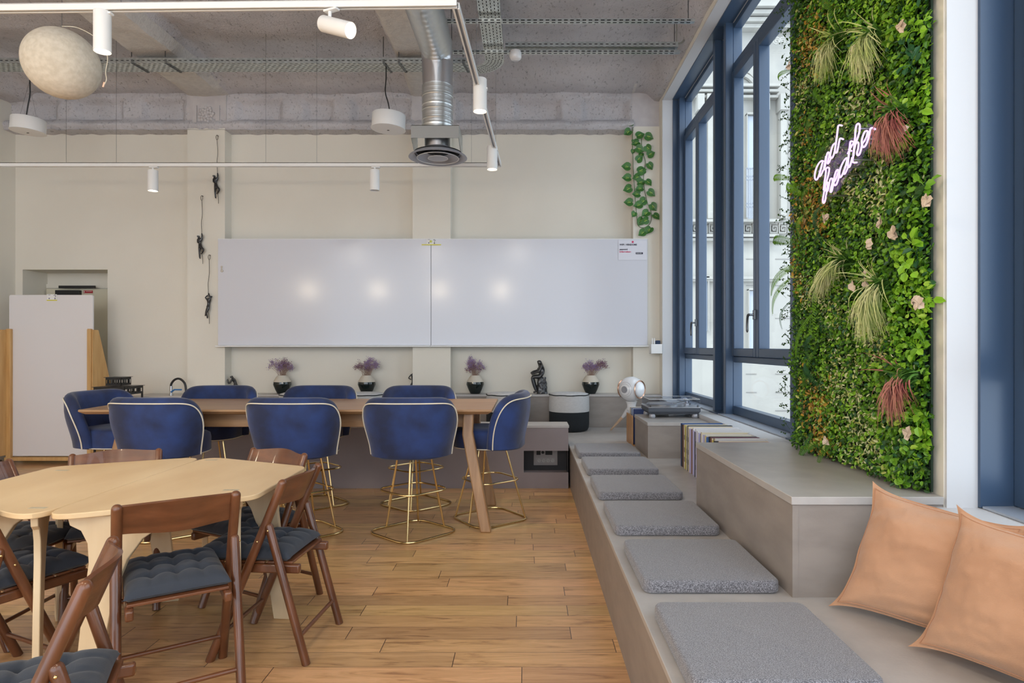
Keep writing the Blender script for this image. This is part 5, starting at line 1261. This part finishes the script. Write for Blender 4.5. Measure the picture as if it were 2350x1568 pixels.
# hanging grass tufts
m_gr = MAT('pale_grass', (.74, .76, .44), .6, col2=(.50, .62, .20), vs=10.)
m_gg = MAT('green_grass', (.10, .24, .04), .5); m_rg = MAT('pink_grass', (.42, .13, .13), .6, col2=(.55, .26, .20), vs=12.)
def tuft(px, py, tx, ty, sp, m1, nb=80, X=1.37, ww=1.25):
    y, z = pw(px, py, X); y2, z2 = pw(tx, ty, X-.06); mb = MB(); L_ = math.hypot(y2-y, z2-z); mb.k = 0
    for i in range(int(nb*2.1)):
        g_ = rl.gauss(0, sp); f_ = rl.uniform(.6, 1.12)
        tip = Vector((X-.045+rl.gauss(0, .025), lerp(y, y2, f_)+g_*1.2, lerp(z, z2, f_)+abs(g_)*.5))
        if i % 16 == 0: tip = Vector((X-.09, y+rl.gauss(0, .10), z+rl.uniform(-.03, .10)))
        b = Vector((X+.02, y+rl.gauss(0, .012), z+rl.gauss(0, .012))); md = b.lerp(tip, .38)+Vector((-.07+rl.gauss(0, .015), 0, .045))
        w_ = rl.uniform(.0020, .0048)*ww; P = []
        for k in range(8):
            t = k/7; P.append(b*(1-t)**2+md*2*t*(1-t)+tip*t*t)
        base = len(mb.v); sd_ = Vector((0, 1, rl.gauss(0, .3))).normalized()
        for k, p in enumerate(P):
            ww_ = w_*(1-(k/7)**2*.9); mb.v += [tuple(p-sd_*ww_), tuple(p+sd_*ww_)]
        for k in range(7):
            mb.f.append((base+2*k, base+2*k+1, base+2*k+3, base+2*k+2)); mb.mi.append(1 if k < (2 if m1 is m_gr else 3) else 0)
    mb.build('grass_tuft', [m1, m_gg], PW, flat=True)
tuft(1925, 88, 1880, 190, .040, m_gr, 70); tuft(2005, 80, 1975, 185, .05, m_gr, 90); tuft(1940, 600, 1875, 688, .035, m_gr, 90); tuft(2022, 655, 1985, 785, .035, m_gr, 120)
tuft(2062, 258, 2032, 370, .045, m_rg, 90); tuft(2085, 862, 2040, 975, .040, m_rg, 80)
m_fl = MAT('blush_petal', (.64, .53, .42), .7)
for px, py in ((2068, 60), (1962, 115), (1965, 128), (1893, 500), (2022, 510), (2055, 530), (2050, 536), (2128, 460), (1960, 655), (1985, 632), (1990, 648), (2095, 688), (2108, 696), (2085, 995), (1898, 1010), (1992, 560), (1810, 150), (2070, 300)):
    y, z = pw(px, py, 1.365); mb = MB(); mb.k = 0; a0 = rl.uniform(0, 6)
    for k in range(rl.choice([3, 4, 5])):
        a = a0+k*1.35+rl.uniform(-.3, .3); leaf(mb, Vector((1.362, y, z)), Vector((-1, rl.gauss(0, .3), rl.gauss(0, .3))), Vector((-.3, math.cos(a), math.sin(a))), .028, .030, .15)
    mb.build('blush_flower', m_fl, PW, flat=True)

# ------------------------------------------------------------------ neon sign
NX = 1.30
NS = thing('neon_sign', 'violet neon sign reading and breathe on the plant wall', 'neon sign')
def nw(x, y, X=NX): p = onx(1850+x/7.128, 260+y/7.128, X); return p
strokes = [[(285, 785), (255, 780), (215, 810), (175, 880), (150, 960), (140, 1030), (150, 1080), (175, 1085), (205, 1030), (235, 920), (270, 800), (245, 900), (218, 1000), (222, 1030), (245, 1010), (280, 930)],
  [(325, 700), (312, 790), (292, 900), (300, 915), (320, 800), (335, 700), (352, 645), (372, 645), (378, 680), (362, 760), (350, 815), (366, 818), (395, 760), (412, 715)],
  [(475, 490), (440, 520), (412, 600), (395, 690), (402, 735), (430, 725), (460, 650), (480, 540), (500, 400), (515, 280), (530, 200), (588, 202)],
  [(480, 540), (472, 620), (485, 648), (508, 625), (530, 520), (548, 430), (565, 412), (608, 426)],
  [(318, 925), (335, 900), (352, 885), (376, 900), (375, 950), (355, 1040), (330, 1130), (305, 1230), (285, 1340), (272, 1430), (288, 1470), (312, 1420), (335, 1290), (352, 1180), (350, 1130), (325, 1150), (312, 1210), (318, 1260), (345, 1275), (365, 1230), (382, 1130), (400, 1072), (425, 1070), (432, 1110), (412, 1200), (395, 1275), (410, 1290), (430, 1240), (447, 1150)],
  [(325, 930), (318, 1010), (300, 1130), (285, 1260)],
  [(447, 1140), (480, 1090), (510, 1010), (527, 950), (518, 925), (490, 950), (462, 1040), (450, 1130), (465, 1178), (492, 1168), (520, 1100), (545, 1000)],
  [(690, 735), (650, 738), (605, 800), (565, 890), (543, 980), (550, 1045), (575, 1035), (615, 950), (650, 850), (675, 745), (655, 850), (620, 950), (615, 990), (638, 985), (670, 920), (695, 850)],
  [(770, 466), (728, 462), (715, 540), (705, 620), (692, 740), (685, 850), (700, 885), (722, 850), (745, 760), (755, 720)], [(680, 662), (712, 600), (752, 520), (775, 490)], [(700, 590), (742, 618)],
  [(830, 805), (765, 800), (768, 720), (785, 560), (800, 400), (808, 280), (825, 195), (852, 170), (876, 195), (875, 280), (850, 380), (815, 480), (785, 600), (775, 700)],
  [(790, 580), (812, 500), (842, 474), (858, 500), (850, 580), (832, 650), (845, 690), (872, 670), (898, 590), (915, 500)],
  [(915, 500), (955, 450), (990, 380), (1008, 310), (990, 288), (955, 310), (920, 400), (908, 480), (925, 545), (955, 548), (995, 480), (1030, 370), (1048, 270), (1072, 240), (1130, 262)]]
for s in strokes:
    MB().tube(catmull([nw(*q) for q in s], 4), .0036, 6).build('neon_tube', m_neon, NS, flat=False, ang=80)
ap = MB(); out = [(110, 1120), (120, 960), (200, 790), (300, 620), (400, 480), (480, 300), (500, 170), (620, 180), (640, 440), (700, 440), (780, 150), (880, 130), (1100, 200), (1160, 260), (1080, 480), (960, 620), (880, 840), (760, 900), (640, 1050), (540, 1240), (430, 1380), (300, 1520), (250, 1460), (280, 1120)]
a_ = [nw(x, y, NX+.022) for x, y in out]; b_ = [p+Vector((.004, 0, 0)) for p in a_]; k = len(a_)
ap.add(a_+b_, [tuple(range(k)), tuple(range(2*k-1, k-1, -1))]+[(i, k+i, k+(i+1) % k, (i+1) % k) for i in range(k)])
ap.build('acrylic_backing', m_acryl, NS, flat=True)
sf = MB()
for x, y in ((200, 950), (330, 1350), (560, 560), (620, 880), (850, 250), (980, 420), (770, 760), (500, 1000)): p = nw(x, y); sf.rod(p, p+Vector((.09, 0, 0)), .005, 8)
sf.build('stand_offs', m_chrome, NS)

# ------------------------------------------------------------------ camera
cam = bpy.data.cameras.new('camera'); co = bpy.data.objects.new('camera', cam); COL.objects.link(co)
co.location = (0, 0, EYE); co.rotation_euler = (PI/2, 0, 0); cam.sensor_width = 36; cam.sensor_fit = 'HORIZONTAL'
cam.lens = 36*F/2350; cam.shift_x = (1175-VX)/2350; cam.shift_y = (VY-784)/2350; cam.clip_start = .05; cam.clip_end = 200
bpy.context.scene.camera = co

# ------------------------------------------------------------------ light
sc_ = bpy.context.scene
wd = bpy.data.worlds.new('sky'); sc_.world = wd; wd.use_nodes = True; t = wd.node_tree; t.nodes.clear()
o = t.nodes.new('ShaderNodeOutputWorld'); bg = t.nodes.new('ShaderNodeBackground'); bg.inputs['Color'].default_value = (.80, .89, 1.0, 1); bg.inputs['Strength'].default_value = 2.5
t.links.new(bg.outputs[0], o.inputs['Surface'])
sun = bpy.data.lights.new('sun', 'SUN'); sun.energy = .9; sun.angle = math.radians(8); sun.color = (1, .95, .86)
so = bpy.data.objects.new('sun', sun); COL.objects.link(so); so.rotation_euler = Vector((.35, .55, -.75)).to_track_quat('-Z', 'Y').to_euler()
# added unseen lamps: pendants for whiteboard reflections, ceiling discs for fill
for x in (-4.4, -3.0, -1.75, -.5):
    fx_ = thing('added_lamp', 'small round pendant lamp with a bare bulb, added unseen for whiteboard reflections', 'pendant lamp', (x, 1.2, 2.40), 0, 'added pendant lamps out of view')
    MB().lathe([(.10, .11), (.10, .14), (.0, .16)], 28).build('lamp_shade', m_white, fx_); MB().rod((0, 0, .15), (0, 0, 1.82), .004).build('stem', m_white, fx_)
    ld = bpy.data.lights.new('bulb', 'POINT'); ld.shadow_soft_size = .085; ld.energy = 15; ld.color = (1, .84, .62); lo = bpy.data.objects.new('bulb', ld); COL.objects.link(lo); lo.parent = fx_
for x, y in ((-4.3, -2.), (-.2, -1.6), (-2.3, -1.8)):  # unseen lamps added behind the viewer to fill the room
    fx_ = thing('added_lamp', 'round warm fill lamp added unseen behind the viewer', 'fill lamp', (x, y, 3.6), 0, 'added fill lamps behind the viewer')
    MB().lathe([(0, .08), (.18, .08), (.18, .0), (.0, .0)], 32).build('lamp_housing', m_white, fx_); MB().rod((0, 0, .08), (0, 0, .6), .006).build('stem', m_white, fx_)
    ld = bpy.data.lights.new('lamp', 'AREA'); ld.shape = 'DISK'; ld.size = .34; ld.energy = 24; ld.color = (1, .91, .80); lo = bpy.data.objects.new('lamp', ld); COL.objects.link(lo); lo.parent = fx_; lo.location = (0, 0, -.004)
vs_ = sc_.view_settings; sc_.display_settings.display_device = 'sRGB'
vs_.view_transform = 'Standard'; vs_.look = 'None'; vs_.gamma = 1; vs_.exposure = .42; vs_.use_curve_mapping = False
try:
    sc_.cycles.max_bounces = 8; sc_.cycles.transparent_max_bounces = 16; sc_.cycles.caustics_reflective = False; sc_.cycles.caustics_refractive = False; sc_.cycles.sample_clamp_indirect = 6
except Exception: pass
